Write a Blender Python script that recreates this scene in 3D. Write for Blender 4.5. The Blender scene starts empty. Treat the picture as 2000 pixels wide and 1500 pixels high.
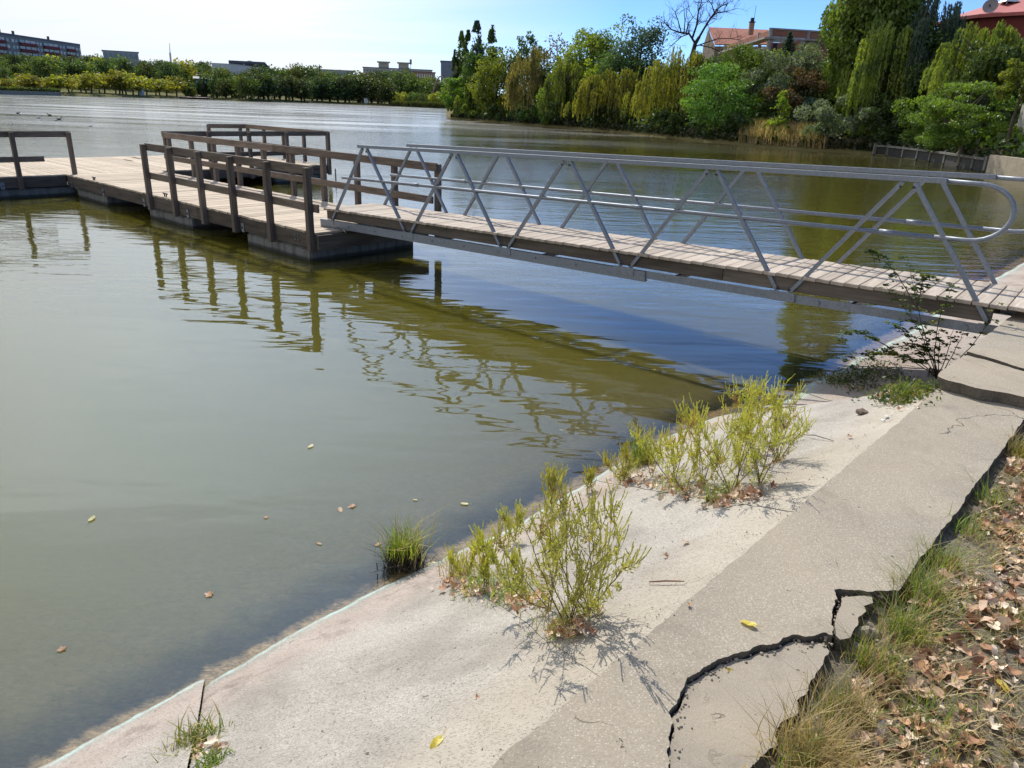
import bpy, bmesh, math, random
import numpy as np
from mathutils import Vector, Matrix

SC = bpy.context.scene
COL = SC.collection
rng = np.random.default_rng(11)
random.seed(5)
R_ = math.radians

# ------------------------------------------------------------------ camera
F, PITCH, ROLL, CAMZ = 1430.0, R_(20.85), R_(2.2), 2.45      # focal length in pixels of a 2000 px wide picture
_fw = np.array([0, math.cos(PITCH), -math.sin(PITCH)])
_up0 = np.array([0, math.sin(PITCH), math.cos(PITCH)])
_rt = np.array([math.cos(ROLL), 0, 0]) + math.sin(ROLL) * _up0
_up = -math.sin(ROLL) * np.array([1., 0, 0]) + math.cos(ROLL) * _up0
cam_d = bpy.data.cameras.new('camera')
cam_d.sensor_width = 36
cam_d.lens = F / 2000 * 36
cam_d.clip_start = .05
cam_d.clip_end = 6000
cam = bpy.data.objects.new('camera', cam_d)
COL.objects.link(cam)
M = Matrix.Identity(4)
for r in range(3):
    M[r][0], M[r][1], M[r][2] = _rt[r], _up[r], -_fw[r]
M[2][3] = CAMZ
cam.matrix_world = M
SC.camera = cam
EYE = np.array([0, 0, CAMZ])

# ------------------------------------------------------------------ sky and sun
SUN_EL, SUN_AZ = R_(48.5), R_(-13)          # high sun ahead, a little to the left
world = bpy.data.worlds.new('World')
SC.world = world
world.use_nodes = True
wt = world.node_tree
wt.nodes.clear()
def wn(t): return wt.nodes.new(t)
sky = wn('ShaderNodeTexSky')
sky.sky_type = 'NISHITA'
sky.sun_disc = False
sky.sun_elevation = SUN_EL
sky.sun_rotation = SUN_AZ
sky.altitude = 2500
sky.air_density = 0.8
sky.dust_density = 0.5
sky.ozone_density = 4.0
# thin cirrus veil over the western (sunward-left) half of the sky, streaked
wtc = wn('ShaderNodeTexCoord')
wsep = wn('ShaderNodeSeparateXYZ')
wt.links.new(wtc.outputs['Generated'], wsep.inputs[0])
def wmath(op, a, b=None, clamp=False):
    m = wn('ShaderNodeMath'); m.operation = op; m.use_clamp = clamp
    for i, v in enumerate((a, b)):
        if v is None: continue
        if isinstance(v, (int, float)): m.inputs[i].default_value = v
        else: wt.links.new(v, m.inputs[i])
    return m.outputs[0]
zc = wmath('ADD', wmath('MAXIMUM', wsep.outputs[2], 0.0), 0.16)
px_ = wmath('DIVIDE', wsep.outputs[0], zc)
py_ = wmath('DIVIDE', wsep.outputs[1], zc)
wcmb = wn('ShaderNodeCombineXYZ')
wt.links.new(px_, wcmb.inputs[0]); wt.links.new(py_, wcmb.inputs[1])
wmap = wn('ShaderNodeMapping')
wmap.inputs['Rotation'].default_value = (0, 0, R_(14))
wmap.inputs['Scale'].default_value = (.28, 1.5, 1)
wt.links.new(wcmb.outputs[0], wmap.inputs[0])
wno = wn('ShaderNodeTexNoise')
wno.inputs['Scale'].default_value = 1.3
wno.inputs['Detail'].default_value = 7
wno.inputs['Roughness'].default_value = .55
wno.inputs['Distortion'].default_value = .5
wt.links.new(wmap.outputs[0], wno.inputs['Vector'])
streak = wmath('MULTIPLY', wmath('SUBTRACT', wno.outputs['Fac'], .42), 3.2, True)
veil = wmath('MULTIPLY', wmath('SUBTRACT', .42, px_), .62, True)      # denser towards the left
veil = wmath('MINIMUM', veil, 1.0)
cl = wmath('ADD', wmath('MULTIPLY', veil, .92), wmath('MULTIPLY', streak, wmath('ADD', wmath('MULTIPLY', veil, .42), .05)), True)
wmix = wn('ShaderNodeMix'); wmix.data_type = 'RGBA'
wt.links.new(cl, wmix.inputs['Factor'])
wtint = wn('ShaderNodeMix'); wtint.data_type = 'RGBA'; wtint.blend_type = 'MULTIPLY'
wtint.inputs['Factor'].default_value = 1.0
wtint.inputs['B'].default_value = (.77, .955, 1.14, 1)
wt.links.new(sky.outputs[0], wtint.inputs['A'])
wt.links.new(wtint.outputs['Result'], wmix.inputs['A'])
# thin cloud scatters forward: brighter towards the sun
wdot = wn('ShaderNodeVectorMath'); wdot.operation = 'DOT_PRODUCT'
wt.links.new(wtc.outputs['Generated'], wdot.inputs[0])
wdot.inputs[1].default_value = (math.sin(SUN_AZ) * math.cos(SUN_EL), math.cos(SUN_AZ) * math.cos(SUN_EL), math.sin(SUN_EL))
glow = wmath('MULTIPLY', wmath('POWER', wmath('MAXIMUM', wdot.outputs['Value'], 0.0), 8.0), 19.0)
wsc = wn('ShaderNodeVectorMath'); wsc.operation = 'SCALE'
wsc.inputs[0].default_value = (.70, 1.0, 1.36)
wt.links.new(glow, wsc.inputs['Scale'])
wcol = wn('ShaderNodeVectorMath'); wcol.operation = 'ADD'
wcol.inputs[1].default_value = (5.7, 5.75, 5.9)
wt.links.new(wsc.outputs[0], wcol.inputs[0])
wt.links.new(wcol.outputs[0], wmix.inputs['B'])
bg = wn('ShaderNodeBackground')
bg.inputs['Strength'].default_value = 0.14
wt.links.new(wmix.outputs['Result'], bg.inputs['Color'])
wo = wn('ShaderNodeOutputWorld')
wt.links.new(bg.outputs[0], wo.inputs['Surface'])

sun_d = bpy.data.lights.new('sun', 'SUN')
sun_d.energy = 4.5
sun_d.angle = R_(.5)
sun_d.color = (1.0, .94, .84)
sun = bpy.data.objects.new('sun', sun_d)
COL.objects.link(sun)
_sd = Vector((-math.sin(SUN_AZ) * math.cos(SUN_EL), -math.cos(SUN_AZ) * math.cos(SUN_EL), -math.sin(SUN_EL)))
sun.rotation_euler = _sd.to_track_quat('-Z', 'Y').to_euler()
sun.location = (-20, 60, 80)

SC.view_settings.view_transform = 'Standard'
SC.view_settings.look = 'None'
SC.view_settings.exposure = 0.1
SC.view_settings.gamma = 1.0
SC.view_settings.use_curve_mapping = False
SC.render.engine = 'CYCLES'
SC.cycles.use_denoising = True
SC.cycles.max_bounces = 8
SC.cycles.transparent_max_bounces = 12
SC.cycles.caustics_reflective = False
SC.cycles.caustics_refractive = False
SC.cycles.sample_clamp_indirect = 6

# ------------------------------------------------------------------ helpers
def ray(x, y):
    d = _fw * F + _rt * (x - 1000) - _up * (y - 750)
    return d / np.linalg.norm(d)
def at(x, y, z=0.):                     # where the sight line of a picture point meets the level z
    d = ray(x, y)
    return EYE + d * (z - CAMZ) / d[2]
def at_depth(x, y, dist):               # ... or a horizontal distance
    d = ray(x, y)
    return EYE + d * dist / math.hypot(d[0], d[1])
def hd(p): return math.hypot(p[0], p[1])

def tag(o, label=None, cat=None, group=None, kind=None):
    if label: o['label'] = label
    if cat: o['category'] = cat
    if group: o['group'] = group
    if kind: o['kind'] = kind
    return o
def empty(name, loc, rz=0, parent=None):
    o = bpy.data.objects.new(name, None)
    o.empty_display_size = .1
    COL.objects.link(o)
    o.location = loc
    o.rotation_euler = (0, 0, rz)
    if parent: o.parent = parent
    return o
def link(name, me, parent=None):
    o = bpy.data.objects.new(name, me)
    COL.objects.link(o)
    if parent: o.parent = parent
    return o
def np_mesh(name, V, Q, mats, midx=None, smooth=False):
    """mesh from vertex array and an (n,k) face array"""
    V = np.asarray(V, np.float32); Q = np.asarray(Q, np.int32)
    me = bpy.data.meshes.new(name)
    me.vertices.add(len(V)); me.vertices.foreach_set('co', V.ravel())
    n, k = Q.shape
    me.loops.add(n * k); me.loops.foreach_set('vertex_index', Q.ravel())
    me.polygons.add(n)
    me.polygons.foreach_set('loop_start', np.arange(0, n * k, k, dtype=np.int32))
    me.polygons.foreach_set('loop_total', np.full(n, k, np.int32))
    if midx is not None: me.polygons.foreach_set('material_index', np.asarray(midx, np.int32))
    if smooth: me.polygons.foreach_set('use_smooth', np.ones(n, bool))
    for m in (mats if isinstance(mats, (list, tuple)) else [mats]): me.materials.append(m)
    me.update(calc_edges=True)
    return me
class MB:
    """collects shapes and links them as one mesh object"""
    def __init__(s): s.v = []; s.f = []; s.m = []; s.cur = 0
    def poly(s, pts, mi=None):
        b = len(s.v); s.v += [tuple(p) for p in pts]; s.f.append(tuple(range(b, b + len(pts)))); s.m.append(s.cur if mi is None else mi)
        return s
    def box(s, c, size, ax=None):
        """c centre, size full lengths along axes ax (3 vectors)"""
        c = np.asarray(c, float)
        ax = np.eye(3) if ax is None else np.asarray(ax, float)
        h = np.asarray(size, float) / 2
        b = len(s.v)
        for sx in (-1, 1):
            for sy in (-1, 1):
                for sz in (-1, 1):
                    s.v.append(tuple(c + ax[0] * h[0] * sx + ax[1] * h[1] * sy + ax[2] * h[2] * sz))
        for q in ((0, 1, 3, 2), (4, 6, 7, 5), (0, 4, 5, 1), (2, 3, 7, 6), (0, 2, 6, 4), (1, 5, 7, 3)):
            s.f.append(tuple(b + i for i in q)); s.m.append(s.cur)
        return s
    def tube(s, pts, r, k=6, cap=True):
        pts = [np.asarray(p, float) for p in pts]
        n = len(pts)
        rr = [r] * n if isinstance(r, (int, float)) else list(r)
        b = len(s.v)
        u = None
        for i in range(n):
            t = pts[min(i + 1, n - 1)] - pts[max(i - 1, 0)]
            t = t / (np.linalg.norm(t) + 1e-12)
            if u is None:
                a = np.array([0, 0, 1.]) if abs(t[2]) < .9 else np.array([1., 0, 0])
                u = np.cross(a, t)
            else: u = u - t * (u @ t)
            u = u / (np.linalg.norm(u) + 1e-12)
            w = np.cross(t, u)
            for j in range(k):
                an = 2 * math.pi * j / k
                s.v.append(tuple(pts[i] + (u * math.cos(an) + w * math.sin(an)) * rr[i]))
        for i in range(n - 1):
            for j in range(k):
                j2 = (j + 1) % k
                s.f.append((b + i * k + j, b + i * k + j2, b + (i + 1) * k + j2, b + (i + 1) * k + j)); s.m.append(s.cur)
        if cap:
            s.f.append(tuple(b + j for j in range(k - 1, -1, -1))); s.m.append(s.cur)
            s.f.append(tuple(b + (n - 1) * k + j for j in range(k))); s.m.append(s.cur)
        return s
    def bar(s, a, b_, w, h, up=(0, 0, 1)):
        """rectangular bar from a to b, width w sideways, height h upwards"""
        a = np.asarray(a, float); b_ = np.asarray(b_, float)
        t = b_ - a; L = np.linalg.norm(t); t = t / L
        sd = np.cross(t, np.asarray(up, float)); sd /= np.linalg.norm(sd)
        return s.box((a + b_) / 2, (L, w, h), (t, sd, np.cross(sd, t)))
    def extrude(s, outline, z0, z1):
        n = len(outline)
        b = len(s.v)
        z1f = z1 if callable(z1) else (lambda p: z1)
        for p in outline: s.v.append((p[0], p[1], z1f(p)))
        for p in outline: s.v.append((p[0], p[1], z0))
        s.f.append(tuple(range(b, b + n))); s.m.append(s.cur)
        for i in range(n):
            j = (i + 1) % n
            s.f.append((b + i, b + n + i, b + n + j, b + j)); s.m.append(s.cur)
        return s
    def mesh(s, name, mats, smooth=False):
        me = bpy.data.meshes.new(name)
        me.from_pydata(s.v, [], s.f)
        ms = mats if isinstance(mats, (list, tuple)) else [mats]
        for m in ms: me.materials.append(m)
        if len(ms) > 1: me.polygons.foreach_set('material_index', s.m)
        if smooth: me.polygons.foreach_set('use_smooth', [True] * len(s.f))
        bm = bmesh.new(); bm.from_mesh(me)
        bmesh.ops.recalc_face_normals(bm, faces=bm.faces)
        bm.to_mesh(me); bm.free()
        me.update()
        return me
    def build(s, name, mats, parent=None, smooth=False):
        return link(name, s.mesh(name, mats, smooth), parent)
def bevel(o, w=.006, seg=1):
    me = o.data
    bm = bmesh.new(); bm.from_mesh(me)
    bmesh.ops.bevel(bm, geom=list(bm.edges), offset=w, segments=seg, affect='EDGES', clamp_overlap=True)
    bm.to_mesh(me); bm.free()
    return o
def quads(C, A, B):
    """diamond leaves: centres C, half length vectors A, half width vectors B"""
    n = len(C)
    V = np.empty((n, 4, 3)); V[:, 0] = C - A; V[:, 1] = C + B - A * .15; V[:, 2] = C + A; V[:, 3] = C - B - A * .15
    return V.reshape(-1, 3), np.arange(4 * n).reshape(n, 4)
def rnd_unit(n, r=None):
    g = (r or rng).normal(size=(n, 3))
    return g / np.linalg.norm(g, axis=1, keepdims=True)
def perp(A, r=None):
    B = np.cross(A, rnd_unit(len(A), r))
    return B / (np.linalg.norm(B, axis=1, keepdims=True) + 1e-9)

# ------------------------------------------------------------------ materials
class NT:
    def __init__(s, name):
        s.mat = bpy.data.materials.new(name); s.mat.use_nodes = True
        s.t = s.mat.node_tree; s.t.nodes.clear()
        s.out = s.n('ShaderNodeOutputMaterial')
    def n(s, typ, **kw):
        nd = s.t.nodes.new(typ)
        for k, v in kw.items(): setattr(nd, k, v)
        return nd
    def l(s, a, b): s.t.links.new(a, b)
    def setv(s, sock, v):
        if hasattr(v, 'is_linked'): s.l(v, sock)
        elif isinstance(v, (tuple, list)) and len(v) == 3 and sock.type == 'RGBA': sock.default_value = (*v, 1)
        else: sock.default_value = v
    def math(s, op, a, b=0., clamp=False, c=0.):
        m = s.n('ShaderNodeMath', operation=op, use_clamp=clamp)
        s.setv(m.inputs[0], a); s.setv(m.inputs[1], b); s.setv(m.inputs[2], c)
        return m.outputs[0]
    def coord(s, kind='Object', scale=(1, 1, 1), rot=(0, 0, 0), loc=(0, 0, 0)):
        tc = s.n('ShaderNodeTexCoord')
        mp = s.n('ShaderNodeMapping')
        mp.inputs['Scale'].default_value = scale; mp.inputs['Rotation'].default_value = rot; mp.inputs['Location'].default_value = loc
        s.l(tc.outputs[kind], mp.inputs[0])
        return mp.outputs[0]
    def world(s, scale=(1, 1, 1), rot=(0, 0, 0)):
        g = s.n('ShaderNodeNewGeometry')
        mp = s.n('ShaderNodeMapping')
        mp.inputs['Scale'].default_value = scale; mp.inputs['Rotation'].default_value = rot
        s.l(g.outputs['Position'], mp.inputs[0])
        return mp.outputs[0]
    def noise(s, vec, scale, detail=4, rough=.55, dist=0.):
        n = s.n('ShaderNodeTexNoise')
        n.inputs['Scale'].default_value = scale; n.inputs['Detail'].default_value = detail
        n.inputs['Roughness'].default_value = rough; n.inputs['Distortion'].default_value = dist
        if vec is not None: s.l(vec, n.inputs['Vector'])
        return n.outputs['Fac']
    def voronoi(s, vec, scale, feature='F1', out='Distance'):
        n = s.n('ShaderNodeTexVoronoi', feature=feature)
        n.inputs['Scale'].default_value = scale
        if vec is not None: s.l(vec, n.inputs['Vector'])
        return n.outputs[out]
    def ramp(s, fac, stops, interp='LINEAR'):
        r = s.n('ShaderNodeValToRGB')
        cr = r.color_ramp; cr.interpolation = interp
        while len(cr.elements) < len(stops): cr.elements.new(.5)
        for e, (p, c) in zip(cr.elements, stops):
            e.position = p
            e.color = (c, c, c, 1) if isinstance(c, (int, float)) else (*c, 1)
        s.setv(r.inputs[0], fac)
        return r.outputs[0]
    def maprange(s, v, a, b, c=0., d=1., smooth=False):
        m = s.n('ShaderNodeMapRange', interpolation_type='SMOOTHSTEP' if smooth else 'LINEAR')
        s.setv(m.inputs[0], v)
        for i, x in enumerate((a, b, c, d)): m.inputs[i + 1].default_value = x
        return m.outputs[0]
    def mix(s, fac, a, b, blend='MIX'):
        m = s.n('ShaderNodeMix', data_type='RGBA', blend_type=blend)
        s.setv(m.inputs['Factor'], fac); s.setv(m.inputs['A'], a); s.setv(m.inputs['B'], b)
        return m.outputs['Result']
    def bump(s, h, dist=.01, strength=1., normal=None):
        b = s.n('ShaderNodeBump')
        b.inputs['Distance'].default_value = dist; b.inputs['Strength'].default_value = strength
        s.l(h, b.inputs['Height'])
        if normal is not None: s.l(normal, b.inputs['Normal'])
        return b.outputs[0]
    def objrand(s): return s.n('ShaderNodeObjectInfo').outputs['Random']
    def principled(s, color, rough=.8, metal=0., normal=None, spec=.5):
        p = s.n('ShaderNodeBsdfPrincipled')
        s.setv(p.inputs['Base Color'], color); s.setv(p.inputs['Roughness'], rough); s.setv(p.inputs['Metallic'], metal)
        p.inputs['Specular IOR Level'].default_value = spec
        if normal is not None: s.l(normal, p.inputs['Normal'])
        s.l(p.outputs[0], s.out.inputs[0])
        return p

def m_wood(name, c1, c2, grain=(2, 60, 60), bump=.002, var=.35, rough=.85, dark=None):
    """weathered timber; the grain runs along the local X axis of each piece"""
    k = NT(name)
    g = k.coord('Object', grain)
    off = k.n('ShaderNodeVectorMath', operation='ADD')
    k.l(g, off.inputs[0])
    rv = k.objrand()
    cx = k.n('ShaderNodeCombineXYZ')
    k.l(k.math('MULTIPLY', rv, 40.), cx.inputs[0]); k.l(k.math('MULTIPLY', rv, 17.), cx.inputs[1])
    k.l(cx.outputs[0], off.inputs[1])
    n1 = k.noise(off.outputs[0], 1., 6, .6, .6)
    n2 = k.noise(k.coord('Object', (1.2, 6, 6)), 1.5, 4)
    col = k.mix(k.ramp(n1, [(.3, 0.), (.68, 1.)]), c1, c2)
    col = k.mix(k.math('MULTIPLY', k.ramp(n2, [(.42, 0.), (.75, 1.)]), .45), col, dark or tuple(x * .45 for x in c1))
    bright = k.maprange(rv, 0, 1, 1 - var, 1 + var)
    hs = k.n('ShaderNodeHueSaturation'); k.l(bright, hs.inputs['Value']); k.l(col, hs.inputs['Color'])
    k.principled(hs.outputs[0], rough, 0, k.bump(n1, bump), .25)
    return k.mat
M_deck = m_wood('weathered_deck_board', (.46, .375, .28), (.63, .53, .41), (3, 45, 45), .002, .16, .9, (.24, .18, .13))
M_bridge = m_wood('greyed_bridge_board', (.37, .31, .25), (.54, .465, .385), (3, 55, 45), .002, .16, .9, (.17, .13, .11))
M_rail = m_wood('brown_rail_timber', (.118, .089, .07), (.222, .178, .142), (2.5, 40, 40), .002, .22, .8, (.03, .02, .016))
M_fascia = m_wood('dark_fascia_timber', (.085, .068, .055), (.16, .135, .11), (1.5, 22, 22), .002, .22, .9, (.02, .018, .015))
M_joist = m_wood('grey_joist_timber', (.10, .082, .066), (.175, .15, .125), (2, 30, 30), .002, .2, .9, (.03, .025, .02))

def m_concrete(name, c, sp, scale=90, stain=.5, streak=False, bump=.0035, pits=False):
    k = NT(name)
    w = k.world()
    fine = k.noise(w, scale, 5, .7)
    big = k.noise(w, 2.2, 5, .6)
    v = k.voronoi(w, scale * 1.15)
    stones = k.ramp(v, [(.22, 1.), (.42, 0.)])
    pick = k.ramp(k.voronoi(w, scale * 1.15, out='Color'), [(.42, 0.), (.62, 1.)])
    col = k.mix(k.ramp(fine, [(.3, 0.), (.7, 1.)]), tuple(x * .72 for x in c), tuple(min(1, x * 1.22) for x in c))
    col = k.mix(k.math('MULTIPLY', k.math('MULTIPLY', stones, pick), .75), col, sp)
    col = k.mix(k.math('MULTIPLY', k.ramp(big, [(.4, 0.), (.7, 1.)]), stain * .5), col, tuple(x * .6 for x in c))
    if streak:
        st = k.noise(k.world((9, 9, .5)), 1., 4, .6)
        col = k.mix(k.math('MULTIPLY', k.ramp(st, [(.48, 0.), (.66, 1.)]), .7), col, tuple(x * .28 for x in c))
        gz = k.n('ShaderNodeSeparateXYZ'); k.l(w, gz.inputs[0])
        wet = k.maprange(k.math('ADD', gz.outputs[2], k.math('MULTIPLY', big, -.05)), .0, .07, 1., 0., True)
        col = k.mix(k.math('MULTIPLY', wet, .85), col, (.022, .024, .02))
    pit = k.ramp(k.noise(k.world((1, 1, 1), (.3, .2, .9)), 22, 4, .65), [(.70, 0.), (.725, 1.)])
    wob = k.n('ShaderNodeVectorMath', operation='ADD'); nz = k.n('ShaderNodeTexNoise'); nz.inputs['Scale'].default_value = 5.; nz.inputs['Detail'].default_value = 5.
    k.l(w, nz.inputs['Vector']); sc_ = k.n('ShaderNodeVectorMath', operation='SCALE'); sc_.inputs['Scale'].default_value = .22
    k.l(nz.outputs['Color'], sc_.inputs[0]); k.l(w, wob.inputs[0]); k.l(sc_.outputs[0], wob.inputs[1])
    hair = k.maprange(k.voronoi(wob.outputs[0], 1.15, 'DISTANCE_TO_EDGE'), .0012, .0035, 1., 0.)
    hair = k.math('MULTIPLY', hair, k.ramp(k.noise(w, 1.9, 3, .6), [(.48, 0.), (.56, 1.)]))
    pit = k.math('MAXIMUM', pit, k.math('MULTIPLY', hair, .8))
    if pits: col = k.mix(k.math('MULTIPLY', pit, .85), col, (.05, .043, .035))
    tint = k.ramp(k.noise(k.world((1, 1, 1), (0, 0, .9)), 1.1, 5, .65, .8), [(.42, 0.), (.68, 1.)])
    if pits: col = k.mix(k.math('MULTIPLY', tint, .4), col, (.42, .34, .24))
    if pits:
        dk = k.ramp(k.noise(k.world((1, 1, 1), (0, 0, .4)), 2.7, 6, .7, .8), [(.52, 0.), (.7, 1.)])
        col = k.mix(k.math('MULTIPLY', dk, .45), col, (.16, .14, .11))
    h = k.math('ADD', k.math('MULTIPLY', fine, .6), k.math('MULTIPLY', stones, .3))
    if pits: h = k.math('SUBTRACT', h, k.math('MULTIPLY', pit, 4.))
    k.principled(col, .93, 0, k.bump(h, bump), .25)
    return k.mat
M_coping = m_concrete('coping_concrete', (.345, .30, .235), (.60, .55, .47), 105, .8, False, .0016, True)
M_patch = m_concrete('smooth_broken_concrete', (.32, .28, .225), (.45, .42, .37), 170, 1., False, .0012, True)
M_float = m_concrete('float_concrete', (.24, .235, .215), (.3, .3, .28), 40, .8, True)
M_wallc = m_concrete('old_wall_concrete', (.36, .34, .30), (.4, .38, .34), 9, .9, True, .01)
M_white = m_concrete('pale_wall_render', (.52, .50, .46), (.55, .53, .5), 5, .6)

def m_slope():
    k = NT('sloping_bank_concrete')
    w = k.world()
    fine = k.noise(w, 105, 5, .7)
    med = k.noise(w, 14, 5, .6)
    big = k.noise(w, 1.7, 5, .6, .4)
    v = k.voronoi(w, 92)
    stones = k.ramp(v, [(.2, 1.), (.42, 0.)])
    sv = k.n('ShaderNodeSeparateColor'); k.l(k.voronoi(w, 92, out='Color'), sv.inputs[0])
    col = k.mix(k.ramp(fine, [(.3, 0.), (.7, 1.)]), (.262, .241, .208), (.535, .492, .432))
    col = k.mix(k.math('MULTIPLY', stones, k.maprange(k.noise(w, 2.6, 3, .6), .35, .65, .35, .8)), col, k.ramp(sv.outputs[0], [(0., (.22, .18, .14)), (.35, (.42, .36, .29)), (.7, (.64, .58, .49)), (1., (.80, .76, .68))]))
    col = k.mix(k.math('MULTIPLY', k.ramp(big, [(.4, 0.), (.66, 1.)]), .7), col, (.25, .218, .185))
    gr = k.ramp(k.noise(k.world((1, 1, 1), (0, 0, .7)), 3.4, 6, .7, .6), [(.5, 0.), (.66, 1.)])
    col = k.mix(k.math('MULTIPLY', gr, .26), col, (.20, .18, .155))
    pit = k.ramp(k.noise(w, 30, 3, .6), [(.685, 0.), (.71, 1.)])
    col = k.mix(k.math('MULTIPLY', pit, .8), col, (.07, .06, .05))
    sp = k.n('ShaderNodeSeparateXYZ'); k.l(w, sp.inputs[0])
    z = k.math('ADD', sp.outputs[2], k.math('MULTIPLY', k.math('SUBTRACT', med, .5), .035))
    z = k.math('ADD', z, k.math('MULTIPLY', k.math('SUBTRACT', big, .5), .06))
    # yellowish gravelly strip next to the coping
    top = k.maprange(z, .60, .76, 0., 1., True)
    col = k.mix(k.math('MULTIPLY', top, .4), col, (.52, .45, .34))
    # pinkish rust band and dirt line above the waterline
    pink = k.math('MULTIPLY', k.maprange(z, .03, .06, 0., 1., True), k.maprange(z, .10, .24, 1., 0., True))
    col = k.mix(k.math('MULTIPLY', pink, .36), col, (.47, .345, .285))
    dirt = k.math('MULTIPLY', k.maprange(z, .05, .09, 0., 1., True), k.maprange(z, .10, .19, 1., 0., True))
    dn = k.ramp(k.noise(k.world((1, 1, 1)), 6, 6, .7), [(.5, 0.), (.68, 1.)])
    col = k.mix(k.math('MULTIPLY', k.math('MULTIPLY', dirt, dn), .75), col, (.13, .105, .085))
    # salt / pale turquoise line just above the water, then algae below
    zs = k.math('ADD', sp.outputs[2], k.math('MULTIPLY', k.math('SUBTRACT', med, .5), .012))
    salt = k.math('MULTIPLY', k.maprange(zs, .004, .010, 0., 1., True), k.maprange(zs, .012, .026, 1., 0., True))
    salt = k.math('MULTIPLY', salt, k.ramp(k.noise(w, 9, 5, .7), [(.36, .1), (.6, 1.)]))
    col = k.mix(k.math('MULTIPLY', salt, .8), col, (.42, .62, .58))
    alg = k.maprange(zs, -.004, .010, 1., 0., True)
    an = k.noise(w, 21, 7, .8, .8)
    an2 = k.noise(w, 5, 3, .6)
    acol = k.mix(k.ramp(an, [(.36, 0.), (.66, 1.)]), (.012, .016, .022), (.075, .062, .038))
    brown = k.maprange(k.math('ADD', zs, k.math('MULTIPLY', k.math('SUBTRACT', an2, .5), .05)), -.085, -.012, 0., 1., True)
    acol = k.mix(k.math('MULTIPLY', brown, .85), acol, k.mix(an, (.05, .037, .02), (.36, .26, .13)))
    deep = k.maprange(sp.outputs[2], -.06, -.34, 0., 1., True)
    acol = k.mix(k.math('MULTIPLY', deep, .8), acol, (.10, .092, .06))
    col = k.mix(alg, col, acol)
    h = k.math('ADD', k.math('MULTIPLY', fine, .5), k.math('MULTIPLY', stones, .4))
    h = k.math('ADD', h, k.math('MULTIPLY', med, 1.2))
    k.principled(col, .93, 0, k.bump(h, .0065), .2)
    return k.mat
M_slope = m_slope()

def m_simple(name, c, rough=.8, metal=0., var=.12, scale=3., bump=0., c2=None, spec=.4):
    k = NT(name)
    o = k.coord('Object')
    n = k.noise(o, scale, 4, .6)
    col = k.mix(k.ramp(n, [(.3, 0.), (.7, 1.)]), tuple(x * (1 - var) for x in c), c2 or tuple(min(1, x * (1 + var)) for x in c))
    k.principled(col, rough, metal, k.bump(n, bump) if bump else None, spec)
    return k.mat
def m_steel():
    k = NT('galvanised_steel')
    o = k.coord('Object')
    n = k.noise(o, 14, 5, .65)
    v = k.voronoi(o, 60, out='Color')
    col = k.mix(n, (.125, .145, .18), (.235, .262, .305))
    col = k.mix(k.math('MULTIPLY', k.ramp(v, [(.3, 0.), (.8, 1.)]), .25), col, (.36, .38, .41))
    rust = k.ramp(k.noise(o, 5, 6, .7), [(.66, 0.), (.78, 1.)])
    col = k.mix(k.math('MULTIPLY', rust, .5), col, (.20, .13, .10))
    k.principled(col, k.maprange(n, .3, .7, .4, .6), .35, k.bump(n, .0008), .6)
    return k.mat
M_steel = m_steel()
M_dark = m_simple('dark_iron', (.03, .03, .032), .6, .6)
M_rope = m_simple('pale_rope', (.42, .40, .35), .9)

def m_foliage(name, base, light, tint=None, tr=.35, cl=.5, var=.25):
    """leaf colour varies clump by clump and tree by tree"""
    k = NT(name)
    o = k.coord('Object')
    n = k.noise(o, cl, 3, .6)
    n2 = k.noise(o, cl * 7, 2, .5)
    col = k.mix(k.ramp(n, [(.35, 0.), (.65, 1.)]), base, light)
    if tint: col = k.mix(k.ramp(k.noise(k.coord('Object', loc=(7, 3, 1)), cl * .8, 3, .6), [(.52, 0.), (.66, 1.)]), col, tint)
    rv = k.objrand()
    hs = k.n('ShaderNodeHueSaturation')
    k.l(k.maprange(rv, 0, 1, .5 - .012 * var * 4, .5 + .012 * var * 4), hs.inputs['Hue'])
    k.l(k.math('MULTIPLY', k.maprange(rv, 0, 1, 1 - var, 1 + var), k.maprange(n2, .3, .7, .75, 1.25)), hs.inputs['Value'])
    k.l(col, hs.inputs['Color'])
    d = k.n('ShaderNodeBsdfDiffuse'); t = k.n('ShaderNodeBsdfTranslucent'); gl = k.n('ShaderNodeBsdfGlossy')
    gl.inputs['Roughness'].default_value = .5
    k.l(hs.outputs[0], d.inputs[0])
    tc = k.mix(.55, hs.outputs[0], k.mix(1., hs.outputs[0], (1.6, 1.7, .35), 'MULTIPLY'))
    k.l(tc, t.inputs[0])
    a = k.n('ShaderNodeMixShader'); a.inputs[0].default_value = tr
    k.l(d.outputs[0], a.inputs[1]); k.l(t.outputs[0], a.inputs[2])
    b = k.n('ShaderNodeMixShader'); b.inputs[0].default_value = .04
    k.l(a.outputs[0], b.inputs[1]); k.l(gl.outputs[0], b.inputs[2])
    k.l(b.outputs[0], k.out.inputs[0])
    return k.mat
M_bark = m_simple('tree_bark', (.09, .07, .055), .95, 0, .4, 4, .02)
M_barkpale = m_simple('pale_bark', (.20, .17, .14), .95, 0, .4, 4, .02)

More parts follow.
